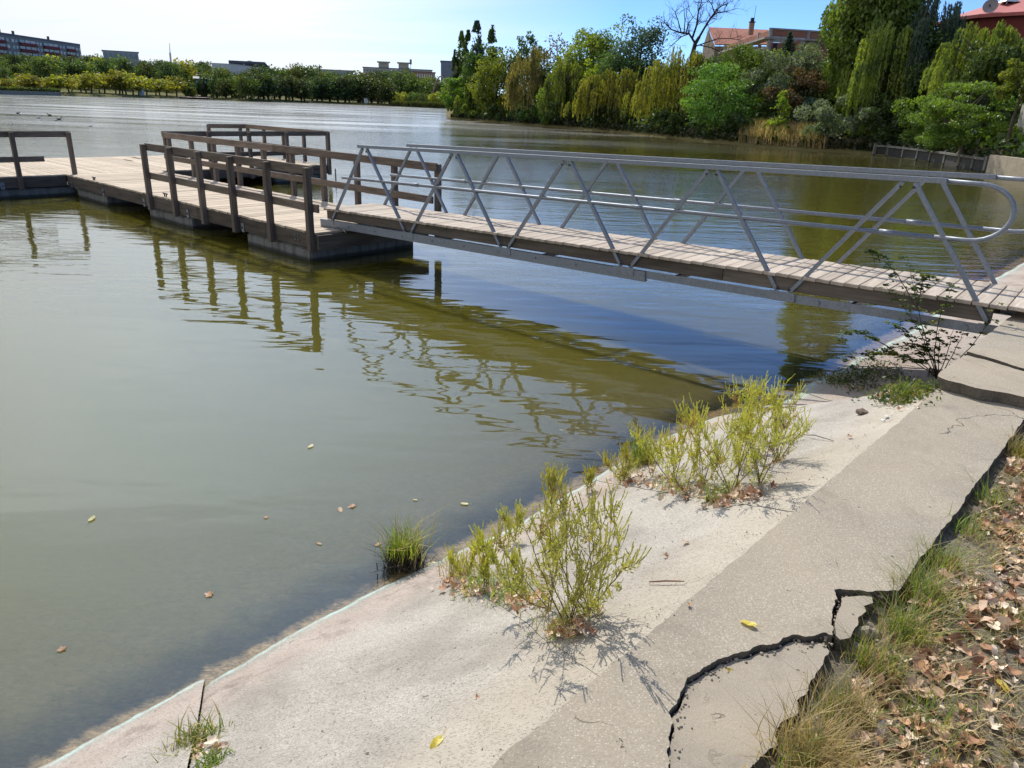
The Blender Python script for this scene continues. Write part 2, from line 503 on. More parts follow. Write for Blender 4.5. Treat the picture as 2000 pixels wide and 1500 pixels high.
# ------------------------------------------------------------------ shore frame: s along the bank, u towards the water
SO = np.array([0, 1.45, 0]); SD = np.array([.676, .737, 0]); SN = np.array([-.737, .676, 0])
ZC = .83                                             # top of the coping
def su(s, u, z=0.): return SO + SD * s + SN * u + np.array([0, 0, z])
_ws = np.array([-30, 4.4, 5.7, 8.3, 9.6, 30]); _wu = np.array([1.7, 1.7, 1.49, 1.33, .95, .95])
def width(s):
    w = np.interp(s, _ws, _wu)
    return w + .045 * np.sin(s * 2.1 + .6) * np.exp(-((s - 1.2) / 3.) ** 2) * .8
def zslope(s, u):
    # steep slabs at first, a low gentle beach under the gangway
    f = min(1., max(0., (s - 4.15) / 1.3)); f = f * f * (3 - 2 * f)
    g = .27 - .19 * u if u < 1.45 else -.0055 - .47 * (u - 1.45)
    return (ZC - .006) * (1 - u / width(s)) * (1 - f) + g * f
def on_slope(x, y):
    d = ray(x, y); t = 1.0
    for _ in range(60):
        p = EYE + d * t
        v = p - SO; z = zslope(v @ SD, v @ SN)
        t += (p[2] - z) * .7
    return EYE + d * t

# ================================================================== THE SETTING
# ---- the lake
def m_water():
    k = NT('lake_water')
    w = k.world()
    sp = k.n('ShaderNodeSeparateXYZ'); k.l(w, sp.inputs[0])
    X, Y = sp.outputs[0], sp.outputs[1]
    # height of the surface: long low undulation, ripples, fine wind chop in patches
    swell = k.noise(k.world((.5, 1.15, 1), (0, 0, R_(12))), .85, 1, .4, .2)
    rip = k.noise(k.world((.55, 1.9, 1), (0, 0, R_(7))), 1.7, 2, .45, .3)
    chop = k.noise(k.world((1.0, 2.4, 1), (0, 0, R_(-4))), 5.5, 3, .6, .3)
    patch = k.ramp(k.noise(k.world((.035, .12, 1), (0, 0, R_(6))), 1., 3, .55), [(.38, 0.), (.62, 1.)])
    far = k.maprange(Y, 6.5, 26., 0., 1., True)
    calm = k.maprange(Y, 2.5, 8., .5, 1.)
    h = k.math('MULTIPLY', k.math('MULTIPLY', swell, .013), calm)
    h = k.math('ADD', h, k.math('MULTIPLY', k.math('MULTIPLY', rip, .0105), calm))
    amp = k.math('MULTIPLY', k.math('MULTIPLY', far, k.maprange(Y, 30, 110, 1., .12)), k.math('ADD', .35, k.math('MULTIPLY', patch, .75)))
    calm = k.math('MULTIPLY', calm, k.maprange(Y, 30, 110, 1., .25))
    h = k.math('ADD', h, k.math('MULTIPLY', k.math('MULTIPLY', chop, .011), amp))
    nrm = k.bump(h, 1.0)
    # murk grows with depth over the sloping bank, so the bank shows only close to the edge
    uu = k.math('ADD', k.math('MULTIPLY', X, -.737), k.math('MULTIPLY', k.math('SUBTRACT', Y, 1.45), .676))
    ss = k.math('ADD', k.math('MULTIPLY', X, .676), k.math('MULTIPLY', k.math('SUBTRACT', Y, 1.45), .737))
    depth = k.math('MAXIMUM', k.math('MULTIPLY', k.math('SUBTRACT', uu, k.maprange(ss, 4.3, 5.6, 1.69, 1.43)), .47), 0.)
    med = k.noise(w, 7, 5, .65, .5); big = k.noise(w, 1.6, 4, .6, .4)
    dep = k.math('ADD', depth, k.math('MULTIPLY', k.math('SUBTRACT', big, .5), .14))
    dep = k.math('MAXIMUM', k.math('ADD', dep, k.math('MULTIPLY', k.math('SUBTRACT', med, .5), .10)), 0.)
    turb = k.math('SUBTRACT', 1., k.math('POWER', 2.718, k.math('MULTIPLY', dep, -2.1)))
    # what grows on the flooded slab: brown tufts at the edge, black algae, then brownish threads
    an = k.noise(k.world((1, 2.6, 1), (0, 0, R_(-38))), 17, 8, .82, 1.2)
    thread = k.ramp(an, [(.38, 0.), (.64, 1.)])
    bot = k.mix(thread, (.006, .010, .016), (.045, .042, .028))
    outer = k.maprange(dep, .07, .22, 0., 1., True)
    bot = k.mix(outer, bot, k.mix(thread, (.045, .045, .032), (.125, .105, .058)))
    brown = k.math('MULTIPLY', k.maprange(k.math('ADD', depth, k.math('MULTIPLY', k.math('SUBTRACT', med, .5), .10)), .018, .055, 1., 0., True), .95)
    bot = k.mix(brown, bot, k.mix(thread, (.07, .05, .026), (.40, .29, .15)))
    silt = k.noise(k.world((.25, .25, 1)), 1., 3, .6)
    murk = k.mix(silt, (.094, .086, .013), (.112, .100, .017))
    # sunlight spreads inside the murky water, so shadows on it have soft edges
    d = k.n('ShaderNodeSubsurfaceScattering', falloff='BURLEY')
    k.l(k.math('MULTIPLY', k.maprange(depth, .02, .8, 0., 1.), .35), d.inputs['Scale'])
    d.inputs['Radius'].default_value = (1, .9, .5)
    k.l(k.mix(turb, bot, murk), d.inputs[0])
    body = d
    gl = k.n('ShaderNodeBsdfGlossy'); k.l(k.math('ADD', k.maprange(Y, 9, 80, .008, .10), k.math('MULTIPLY', k.math('MULTIPLY', patch, .06), far)), gl.inputs['Roughness'])
    k.l(nrm, gl.inputs['Normal'])
    ge = k.n('ShaderNodeNewGeometry'); dt = k.n('ShaderNodeVectorMath', operation='DOT_PRODUCT')
    k.l(ge.outputs['Incoming'], dt.inputs[0]); k.l(nrm, dt.inputs[1])
    ct = k.math('ABSOLUTE', dt.outputs['Value'])
    fres = k.math('ADD', .058, k.math('MULTIPLY', .942, k.math('POWER', k.math('SUBTRACT', 1., ct, True), 3.6)))
    mx = k.n('ShaderNodeMixShader')
    k.l(fres, mx.inputs[0]); k.l(body.outputs[0], mx.inputs[1]); k.l(gl.outputs[0], mx.inputs[2])
    k.l(mx.outputs[0], k.out.inputs[0])
    return k.mat
M_water = m_water()
_lx = [-900, -300, -100, -40, -15, -5, 5, 15, 40, 100, 300]; _ly = [-30, -8, 2, 8, 16, 30, 60, 120, 300, 600, 1200]
_lv = np.array([[(x, y, 0.) for x in _lx] for y in _ly])
_li = np.arange(121).reshape(11, 11)
tag(link('lake', np_mesh('lake', _lv.reshape(-1, 3), np.stack([_li[:-1, :-1], _li[:-1, 1:], _li[1:, 1:], _li[1:, :-1]], -1).reshape(-1, 4), M_water)), kind='structure')
M_mud = m_simple('lake_mud', (.06, .05, .03), .95)
tag(MB().poly([(-900, -30, -3.2), (300, -30, -3.2), (300, 1200, -3.2), (-900, 1200, -3.2)]).build('lake_bed', M_mud), kind='structure')

# ---- the sloping concrete bank: slabs between skewed joints
from mathutils import noise as mnoise
def fbm(x, y, z=0., o=4):
    return mnoise.fractal(Vector((x, y, z)), 1.0, 2.0, o)
bank = tag(empty('sloping_bank', tuple(su(0, 0, ZC))), kind='structure')
JO = [-13, -9, -5.6, -4.1, -2.6, -.93, .45, 1.88, 3.36, 4.9, 6.5, 8.1, 10, 14, 20, 30]
for a, b in zip(JO[:-1], JO[1:]):
    near = -3 < a < 5
    ns = 46 if near else 10
    nu = 90 if near else 24
    V = np.empty((nu + 1, ns + 1, 3))
    dz = {-.93: .0, -2.6: .022, .45: -.002, 1.88: -.001, 3.36: -.003}.get(a, 0.)
    for i in range(nu + 1):
        u = -.02 + (8. + .02) * (i / nu) ** 1.7
        for j in range(ns + 1):
            t = j / ns
            s = a + .002 + (b - a - .004) * t + .5 * u + .008 * fbm((a if t == 0 else b) * 3.1, u * 5, 3.3) * (1 if t in (0, 1) else 0)
            z = zslope(s, u) + dz + .012 * fbm(s * 1.3, u * 1.3) + (.005 * fbm(s * 7, u * 7, 2.) if near else 0)
            edge = min(t, 1 - t) * (b - a)
            if edge < .02: z -= .006 * (1 - edge / .02) ** 2 * (1 + .9 * fbm(s * 9, u * 9, 8.))
            if u < .05 and s < 4.3: z = min(z, ZC - .004)
            V[i, j] = su(s, u, z)
    idx = np.arange((nu + 1) * (ns + 1)).reshape(nu + 1, ns + 1)
    Q = np.stack([idx[:-1, :-1], idx[:-1, 1:], idx[1:, 1:], idx[1:, :-1]], -1).reshape(-1, 4)
    link('slab', np_mesh('slab', V.reshape(-1, 3), Q, M_slope, smooth=True), bank)
# dark fill below the joints
MB().poly([su(-13, 0, ZC - .032), su(3.9, 0, ZC - .032), su(6.5, 5.2, -1.735), su(-10, 5.2, -1.735)]).build('subsoil', m_simple('joint_soil', (.05, .042, .03), .95, 0, .4, 20), bank)

# ---- coping
def jag(pts, amp=.008, step=.012, seed=0., off=None):
    """roughens a polyline in (s,u); returns world xy points"""
    out = []
    for (a, b) in zip(pts[:-1], pts[1:]):
        n = max(1, int(math.hypot(b[0] - a[0], b[1] - a[1]) / step))
        for i in range(n):
            t = i / n
            s = a[0] + (b[0] - a[0]) * t; u = a[1] + (b[1] - a[1]) * t
            out.append((s + amp * fbm(s * 9, u * 9, seed, 5), u + amp * fbm(s * 9 + 5, u * 9, seed + 4, 5)))
    out.append(pts[-1])
    return out
M_face = m_concrete('dirty_shaded_face', (.15, .128, .10), (.24, .22, .18), 60, .9, False, .012)  # dirt, with the shade on the overhanging side faces put into the colour
def slab_from(name, outline, z0, z1, mat, parent, rough=.0):
    """outline in (s,u): top face, rough side face with several layers"""
    m = MB()
    n = len(outline)
    zt = z1 if callable(z1) else (lambda s, u: z1)
    layers = [0, .12, .4, .7, 1.]
    cs = sum(p[0] for p in outline) / n; cu = sum(p[1] for p in outline) / n
    base = []
    for li, f in enumerate(layers):
        row = []
        for (s, u) in outline:
            z = zt(s, u) * (1 - f) + z0 * f
            k = 0 if li == 0 else rough * (fbm(s * 11, u * 11, z * 25 + 3) * 1.3 - .2)
            dx, du = s - cs, u - cu
            L = math.hypot(dx, du) + 1e-6
            pass
            row.append(len(m.v)); m.v.append(tuple(su(s + dx / L * k, u + du / L * k, z)))
        base.append(row)
    m.f.append(tuple(base[0])); m.m.append(0)
    for A, B in zip(base[:-1], base[1:]):
        for i in range(n):
            j = (i + 1) % n
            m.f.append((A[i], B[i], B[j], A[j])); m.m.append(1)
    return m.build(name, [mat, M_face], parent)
coping = tag(empty('coping', tuple(su(1.5, -.25, ZC))), kind='structure')
crack = [(1.585, -.515), (1.53, -.455), (1.50, -.425), (1.46, -.395), (1.425, -.365), (1.36, -.368), (1.30, -.385), (1.22, -.405), (1.165, -.425),
         (1.135, -.40), (1.09, -.372), (1.05, -.345), (1.0, -.32), (.94, -.288), (.88, -.262), (.80, -.232), (.745, -.218), (.71, -.222), (.675, -.20), (.63, -.197),
         (.57, -.208), (.52, -.228), (.47, -.25), (.42, -.27), (.36, -.30), (.28, -.355), (.2, -.42), (.12, -.53)]
right = [(4.10, -.52), (3.9, -.50), (3.3, -.512), (2.8, -.508), (2.3, -.514), (1.9, -.508), (1.585, -.515)]
o1 = [(-3.2, 0.002), (4.0, 0.002), (4.13, -.005), (4.14, -.1), (4.16, -.3)] + jag(right, .009, .012, 1.) + jag(crack, .026, .006, 2.)[1:] + jag([(.12, -.53), (-1, -.52), (-3.2, -.52)], .015, .03, 3.)[1:]
o1 = jag([(-3.2, .002), (1.0, .002), (4.1, .002)], .009, .02, 7.)[:-1] + o1[2:]
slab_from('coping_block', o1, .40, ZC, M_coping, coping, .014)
# broken pieces lie a little lower behind the crack
def inset(pts, d):
    return [(s - d * .35, u - d) for s, u in pts]
big = inset(crack[9:26], .009)
big[0] = (1.115, -.435)
oB = jag(big, .022, .006, 2.1) + jag([(big[-1][0], big[-1][1]), (.36, -.50), (.50, -.485), (.60, -.505), (.68, -.475), (.76, -.49), (.80, -.465), (.90, -.47), (.99, -.462), (1.07, -.47), (1.115, -.435)], .022, .009, 6.)[1:-1]
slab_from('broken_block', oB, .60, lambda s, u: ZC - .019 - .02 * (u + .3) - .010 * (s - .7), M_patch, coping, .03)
oS = jag([(1.405, -.385), (1.44, -.405), (1.48, -.435), (1.505, -.455), (1.465, -.468), (1.42, -.452), (1.39, -.468), (1.34, -.462), (1.27, -.475), (1.21, -.478), (1.175, -.458), (1.185, -.438), (1.24, -.418), (1.31, -.402), (1.37, -.388), (1.405, -.385)], .010, .009, 8.)[:-1]
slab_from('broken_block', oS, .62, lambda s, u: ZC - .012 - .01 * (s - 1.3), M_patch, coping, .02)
# rubble at the broken edge
def stone_mesh(name, r, mat, seed, flat=.6):
    bm = bmesh.new()
    bmesh.ops.create_icosphere(bm, subdivisions=2, radius=r)
    for v in bm.verts:
        f = 1 + .45 * fbm(v.co.x / r * 1.1 + seed, v.co.y / r * 1.1, v.co.z / r * 1.1)
        v.co *= f; v.co.z *= flat
    me = bpy.data.meshes.new(name); bm.to_mesh(me); bm.free()
    me.materials.append(mat)
    return me
for i, (s, u, r) in enumerate([(1.40, -.488, .022), (1.33, -.495, .028), (1.36, -.52, .02), (1.51, -.492, .018), (.77, -.51, .022), (.62, -.53, .03), (.55, -.515, .026), (.47, -.52, .03), (.86, -.495, .02), (1.24, -.505, .024), (1.56, -.53, .02)]):
    o = link('rubble', stone_mesh('rubble', r * 1.15, M_patch, i * 3.1), coping)
    o.location = su(s, u, ZC - .07); o.rotation_euler = (i, i * 2., i * 3.)
# raised abutment blocks under the end of the gangway
oA = jag([(4.11, .03), (4.25, .035), (4.72, .03), (4.78, .01)], .012, .02, 11.)[:-1] + jag([(4.78, .01), (4.77, -.1), (4.70, -.3), (4.62, -.56)], .012, .015, 12.)[:-1] + jag([(4.62, -.56), (4.10, -.56)], .012, .02, 13.)[:-1] + jag([(4.10, -.56), (4.11, -.4), (4.06, -.2), (4.07, -.05), (4.11, .03)], .016, .012, 14.)[:-1]
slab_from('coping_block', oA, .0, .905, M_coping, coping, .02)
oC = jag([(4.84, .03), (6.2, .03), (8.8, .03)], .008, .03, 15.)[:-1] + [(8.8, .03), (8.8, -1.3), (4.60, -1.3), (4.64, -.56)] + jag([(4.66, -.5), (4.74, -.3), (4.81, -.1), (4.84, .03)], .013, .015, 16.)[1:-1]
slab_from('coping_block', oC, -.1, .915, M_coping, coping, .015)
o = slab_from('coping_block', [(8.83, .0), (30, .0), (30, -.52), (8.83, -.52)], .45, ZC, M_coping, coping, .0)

# ---- soil behind the coping, rising a little towards the path
def m_soil():
    k = NT('dry_soil')
    w = k.world()
    a = k.noise(w, 3, 6, .65); b = k.noise(w, 60, 5, .75); f = k.noise(k.world((30, 160, 30), (0, 0, R_(35))), 1., 4, .7, 1.)
    col = k.mix(k.ramp(b, [(.32, 0.), (.7, 1.)]), (.14, .12, .092), (.40, .35, .28))
    col = k.mix(k.math('MULTIPLY', k.ramp(a, [(.4, 0.), (.65, 1.)]), .55), col, (.17, .14, .075))
    col = k.mix(k.math('MULTIPLY', k.ramp(f, [(.52, 0.), (.66, 1.)]), .6), col, (.50, .43, .30))
    k.principled(col, .97, 0, k.bump(k.math('ADD', b, k.math('MULTIPLY', f, .7)), .018), .2)
    return k.mat
M_soil = m_soil()
def zsoil(s, u):
    d = -.52 - u
    return .765 + .02 * min(1., max(0., d) / .5) + .03 * fbm(s * 1.4, u * 1.4, 5.) + .012 * fbm(s * 6, u * 6, 9.)
S_, U_ = np.linspace(-6, 12, 200), -.40 - np.linspace(0, 1, 60) ** 1.6 * 12
V = np.array([[su(s, u, zsoil(s, u)) for s in S_] for u in U_])
idx = np.arange(len(S_) * len(U_)).reshape(len(U_), len(S_))
Q = np.stack([idx[:-1, :-1], idx[1:, :-1], idx[1:, 1:], idx[:-1, 1:]], -1).reshape(-1, 4)
tag(link('ground', np_mesh('ground', V.reshape(-1, 3), Q, M_soil, smooth=True)), kind='structure')

# ================================================================== FLOATING JETTY
JC = np.array([-3.267, 11.53, 0]); JE = np.array([.754, -.657, 0]); JE /= np.linalg.norm(JE); JN = np.array([-JE[1], JE[0], 0])
def J(e, n, z=0.): return JC + JE * e + JN * n + np.array([0, 0, z])
DZ = .50; RT = 1.475
jetty = tag(empty('floating_jetty', tuple(J(0, 1.1, 0))), 'weathered timber jetty on concrete floats with brown railings', 'jetty')
_plank_cache = {}
def board(name, a, b, w, h, mat, parent, bev=.004, up=(0, 0, 1)):
    """a board with its own axes, X along the grain; alike boards share mesh data"""
    a = np.asarray(a, float); b = np.asarray(b, float)
    L = round(float(np.linalg.norm(b - a)), 3)
    key = (name, L, w, h, mat.name)
    if key not in _plank_cache:
        m = MB().box((0, 0, 0), (L, w, h)).mesh(name, mat)
        bm = bmesh.new(); bm.from_mesh(me := m)
        if bev: bmesh.ops.bevel(bm, geom=list(bm.edges), offset=bev, segments=1, affect='EDGES', clamp_overlap=True)
        bm.to_mesh(me); bm.free()
        _plank_cache[key] = m
    o = link(name, _plank_cache[key], parent)
    t = (b - a) / np.linalg.norm(b - a)
    sd = np.cross(np.asarray(up, float), t); sd /= np.linalg.norm(sd)
    u = np.cross(t, sd)
    mm = Matrix.Identity(4)
    c = (a + b) / 2
    for r in range(3): mm[r][0], mm[r][1], mm[r][2], mm[r][3] = t[r], sd[r], u[r], c[r]
    wm = Matrix.Identity(4)
    pp = parent
    while pp is not None:
        wm = Matrix.Translation(pp.location) @ wm; pp = pp.parent
    o.matrix_local = wm.inverted() @ mm
    return o
# helper for meshes given in world coordinates under an Empty that only translates
def wchild(mb, name, mats, parent, smooth=False):
    o = mb.build(name, mats, parent, smooth)
    t = Vector((0, 0, 0)); pp = parent
    while pp is not None: t += pp.location; pp = pp.parent
    o.location = -t
    return o
for o in list(bank.children) + list(coping.children):              # their meshes are in world coordinates
    o.location = o.location - o.parent.location
# walkway planks lie across, platform planks lie along
pw = .142
e0 = -10.12
k_ = 0
while e0 + pw < .32:
    dz = random.uniform(-.003, .003); j = random.uniform(-.012, .012)
    board('plank', J(e0 + pw / 2, -.05 + j, DZ - .018 + dz), J(e0 + pw / 2, 2.22 + j, DZ - .018 + dz), pw - .009, .036, M_deck, jetty)
    e0 += pw; k_ += 1
n0 = -5.2
k_ = 0
while n0 + pw < 7.55:
    dz = random.uniform(-.003, .003)
    z = DZ - .018 + dz
    if k_ in (56, 60):
        cut = -13.6 if k_ == 56 else -14.4
        board('plank', J(-15.1, n0 + pw / 2, z), J(cut - .32, n0 + pw / 2, z), pw - .009, .036, M_deck, jetty)
        board('plank', J(cut + .32, n0 + pw / 2, z), J(-10.14, n0 + pw / 2, z), pw - .009, .036, M_deck, jetty)
    else:
        board('plank', J(-15.1, n0 + pw / 2, z), J(-10.14, n0 + pw / 2, z), pw - .009, .036, M_deck, jetty)
    n0 += pw; k_ += 1
# joists under the decks (dark, seen through the gaps and under the overhang)
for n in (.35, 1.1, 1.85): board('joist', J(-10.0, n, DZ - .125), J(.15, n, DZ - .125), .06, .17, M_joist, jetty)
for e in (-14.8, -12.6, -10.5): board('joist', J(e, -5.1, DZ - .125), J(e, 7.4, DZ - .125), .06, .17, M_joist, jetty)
# fascia boards
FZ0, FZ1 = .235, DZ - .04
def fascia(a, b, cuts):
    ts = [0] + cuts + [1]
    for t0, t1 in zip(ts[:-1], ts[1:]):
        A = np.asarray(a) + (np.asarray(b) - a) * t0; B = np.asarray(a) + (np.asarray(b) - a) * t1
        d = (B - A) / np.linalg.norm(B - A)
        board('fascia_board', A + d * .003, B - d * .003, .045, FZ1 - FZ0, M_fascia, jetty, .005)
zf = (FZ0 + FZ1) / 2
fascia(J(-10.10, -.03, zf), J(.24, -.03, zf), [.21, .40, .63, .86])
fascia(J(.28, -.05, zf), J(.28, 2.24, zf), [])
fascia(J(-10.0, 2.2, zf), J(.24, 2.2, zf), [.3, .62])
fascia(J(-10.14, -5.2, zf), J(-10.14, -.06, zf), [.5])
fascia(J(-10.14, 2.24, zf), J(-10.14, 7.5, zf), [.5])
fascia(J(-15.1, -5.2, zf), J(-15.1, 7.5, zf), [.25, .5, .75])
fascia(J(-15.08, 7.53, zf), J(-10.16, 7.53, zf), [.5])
# floats: chamfered concrete boxes, hollow shadow line above them
def float_box(e0, e1, n0, n1, top=.205):
    m = MB()
    c = J((e0 + e1) / 2, (n0 + n1) / 2, (top - .5) / 2)
    m.box(c, (e1 - e0, n1 - n0, top + .5), (JE, JN, (0, 0, 1)))
    o = wchild(m, 'concrete_float', M_float, jetty)
    bevel(o, .022, 2)
for e0, e1 in ((-1.93, 0), (-5.8, -3.92), (-9.72, -7.95)): float_box(e0, e1, 0, 2.15)
for n0, n1 in ((-5.1, -3.4), (-1.5, .12), (2.3, 3.6), (5.6, 7.4)):
    float_box(-12.2, -10.18, n0, n1); float_box(-15.0, -13.4, n0, n1)
# steel plates with a bolt, at the ends of each float
plates = [(e, -.062, JE, -JN) for e in (-9.85, -7.95, -5.85, -3.95, -1.93, .1)] + [(-10.10, n, JN, JE) for n in (-1.42, -3.4, 3.6)]
for e, n, ax, nn in plates:
    pl = wchild(MB().box(J(e, n, .30), (.085, .008, .155), (ax, nn, (0, 0, 1))), 'bracket', M_steel, jetty)
    b = MB(); c = J(e, n, .30) + nn * .004
    b.tube([c, c + nn * .014], .014, 6)
    wchild(b, 'bolt', M_dark, pl)
for de in (-.30, -.22):
    for dzz in (.40, .33):
        c = J(de, -.055, dzz)
        wchild(MB().tube([c, c - JN * .02], .013, 6), 'bolt', M_steel, jetty)
# railings
def railing(posts, out, inner, ends, low_ends, low=.87, top=RT, lowcut=None):
    """posts: list of world xy; out: outward unit vector"""
    R = empty('railing', (0, 0, 0), 0, jetty); R.location = Vector(posts[0]) - jetty.location
    for p in posts:
        p = np.asarray(p, float)
        a = p.copy(); a[2] = .20; b = p.copy(); b[2] = top - random.uniform(0, .012)
        board('post', a, b, .095, .095, M_rail, R, .006, up=out)
    inn = -np.asarray(out) * (.095 / 2 + .022)
    A, B = (np.asarray(x, float) + inn for x in ends)
    n = max(1, int(np.linalg.norm(B - A) / 4.6 + .5))
    for i in range(n):
        P, Q2 = A + (B - A) * i / n, A + (B - A) * (i + 1) / n
        d = (Q2 - P) / np.linalg.norm(Q2 - P)
        P = P + d * .003; Q2 = Q2 - d * .003
        P[2] = Q2[2] = top - .055
        board('top_rail', P, Q2, .042, .135, M_rail, R, .005)
    A, B = (np.asarray(x, float) + inn for x in low_ends)
    for i in range(n):
        P, Q2 = A + (B - A) * i / n, A + (B - A) * (i + 1) / n
        d = (Q2 - P) / np.linalg.norm(Q2 - P)
        P = P + d * .003; Q2 = Q2 - d * .003
        P[2] = Q2[2] = low
        board('lower_rail', P, Q2, .042, .125, M_rail, R, .005)
    return R
fe = (-5.45, -4.35, -3.22, -2.1, -.95, .18)
railing([J(e, -.10) for e in fe], -JN, 1, (J(-5.5, -.10), J(.23, -.10)), (J(-5.62, -.10), J(.33, -.10)))
be = (-9.55, -8.35, -7.25, -6.15, -5.05, -3.95, -2.85, -1.75, -.65, .5)
railing([J(e, 2.27) for e in be], JN, 1, (J(-9.6, 2.27), J(.55, 2.27)), (J(-9.6, 2.27), J(.45, 2.27)))
railing([J(-10.08, n) for n in (.13, -1.05, -2.2, -3.35, -4.5)], JE, 1, (J(-10.08, .18), J(-10.08, -5.1)), (J(-10.08, -.45), J(-10.08, -5.1)))
railing([J(-10.08, n) for n in (2.42, 3.6, 4.8, 6.0, 7.45)], JE, 1, (J(-10.08, 2.37), J(-10.08, 7.5)), (J(-10.08, 2.37), J(-10.08, 7.5)))
railing([J(e, 7.58) for e in (-10.3, -11.6, -12.8, -14.0, -15.05)], JN, 1, (J(-10.14, 7.58), J(-15.1, 7.58)), (J(-10.14, 7.58), J(-15.1, 7.58)))
railing([J(-15.15, n) for n in (7.35, 6.2)], -JE, 1, (J(-15.15, 7.5), J(-15.15, 6.15)), (J(-15.15, 7.5), J(-15.15, 6.15)))
# mooring cleats on the edge
for e in (-8.6, -5.0):
    m = MB()
    for d in (-.04, .04): m.tube([J(e + d, .02, DZ), J(e + d, .02, DZ + .05)], .012, 6)
    m.tube([J(e - .1, .02, DZ + .06), J(e + .1, .02, DZ + .06)], .012, 6)
    wchild(m, 'cleat', M_dark, jetty)
# mooring chain hanging from the far corner, rope at the landing
m = MB()
for i in range(13):
    c = J(-10.02, 7.62, .36 - i * .036)
    a = np.array([1., 0, 0]) if i % 2 else np.array([0, 1., 0])
    pts = [c + a * .02 * math.cos(t) + np.array([0, 0, 1]) * .03 * math.sin(t) for t in np.linspace(0, 2 * math.pi, 9)]
    m.tube(pts, .008, 4, False)
tag(m.build('mooring_chain', M_dark), 'rusty dark chain hanging off the far corner of the jetty', 'chain')
m = MB()
rp = [at(626, 473, .30), at(660, 472, .27), at(672, 456, .40), at(676, 454, DZ + .01), at(668, 447, DZ + .012), at(650, 441, .60)]
pts = []
for i in range(len(rp) - 1):
    for t in np.linspace(0, 1, 6)[:-1]:
        pts.append(rp[i] + (rp[i + 1] - rp[i]) * t - np.array([0, 0, .03 * math.sin(math.pi * t) * (1 if i == 0 else 0)]))
m.tube(pts + [rp[-1]], .007, 5)
tag(m.build('rope', M_rope, smooth=True), 'thin pale rope looped over the landing edge of the jetty', 'rope')

# ================================================================== GANGWAY
G0 = at(645, 432, .60); G1 = at(1945, 640, .82)
GL = np.linalg.norm(G1 - G0); GT = (G1 - G0) / GL
GH = np.array([GT[0], GT[1], 0]); GH /= np.linalg.norm(GH); GN = np.array([-GH[1], GH[0], 0])
GU = np.cross(GT, -GN); GU = GU if GU[2] > 0 else -GU
GW = .98
def G(s, n, h=0.): return G0 + GT * s + GN * n + np.array([0, 0, h])
gang = tag(empty('gangway', tuple(G(GL / 2, GW / 2, 0))), 'grey steel truss gangway with plank deck from shore to jetty', 'gangway')
pitch_ = .132
s = -.12; i = 0
while s < GL + .75:
    j = random.uniform(-.008, .008)
    z = .185 + random.uniform(-.003, .003)
    board('plank', G(s + pitch_ / 2, -.03 + j, z), G(s + pitch_ / 2, GW + .03 + j, z), pitch_ - .010, .034, M_bridge, gang)
    s += pitch_; i += 1
for n in (.045, GW - .045):
    for a, b in ((-.10, 3.55), (3.55, 6.7), (6.7, GL - .05)):
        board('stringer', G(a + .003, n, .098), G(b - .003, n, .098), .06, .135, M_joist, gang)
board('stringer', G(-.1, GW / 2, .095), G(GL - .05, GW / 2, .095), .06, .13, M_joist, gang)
JS = 5.68
pieces = []
def gpart(mb, name, mat, parent=None, smooth=False): return wchild(mb, name, mat, parent or gang, smooth)
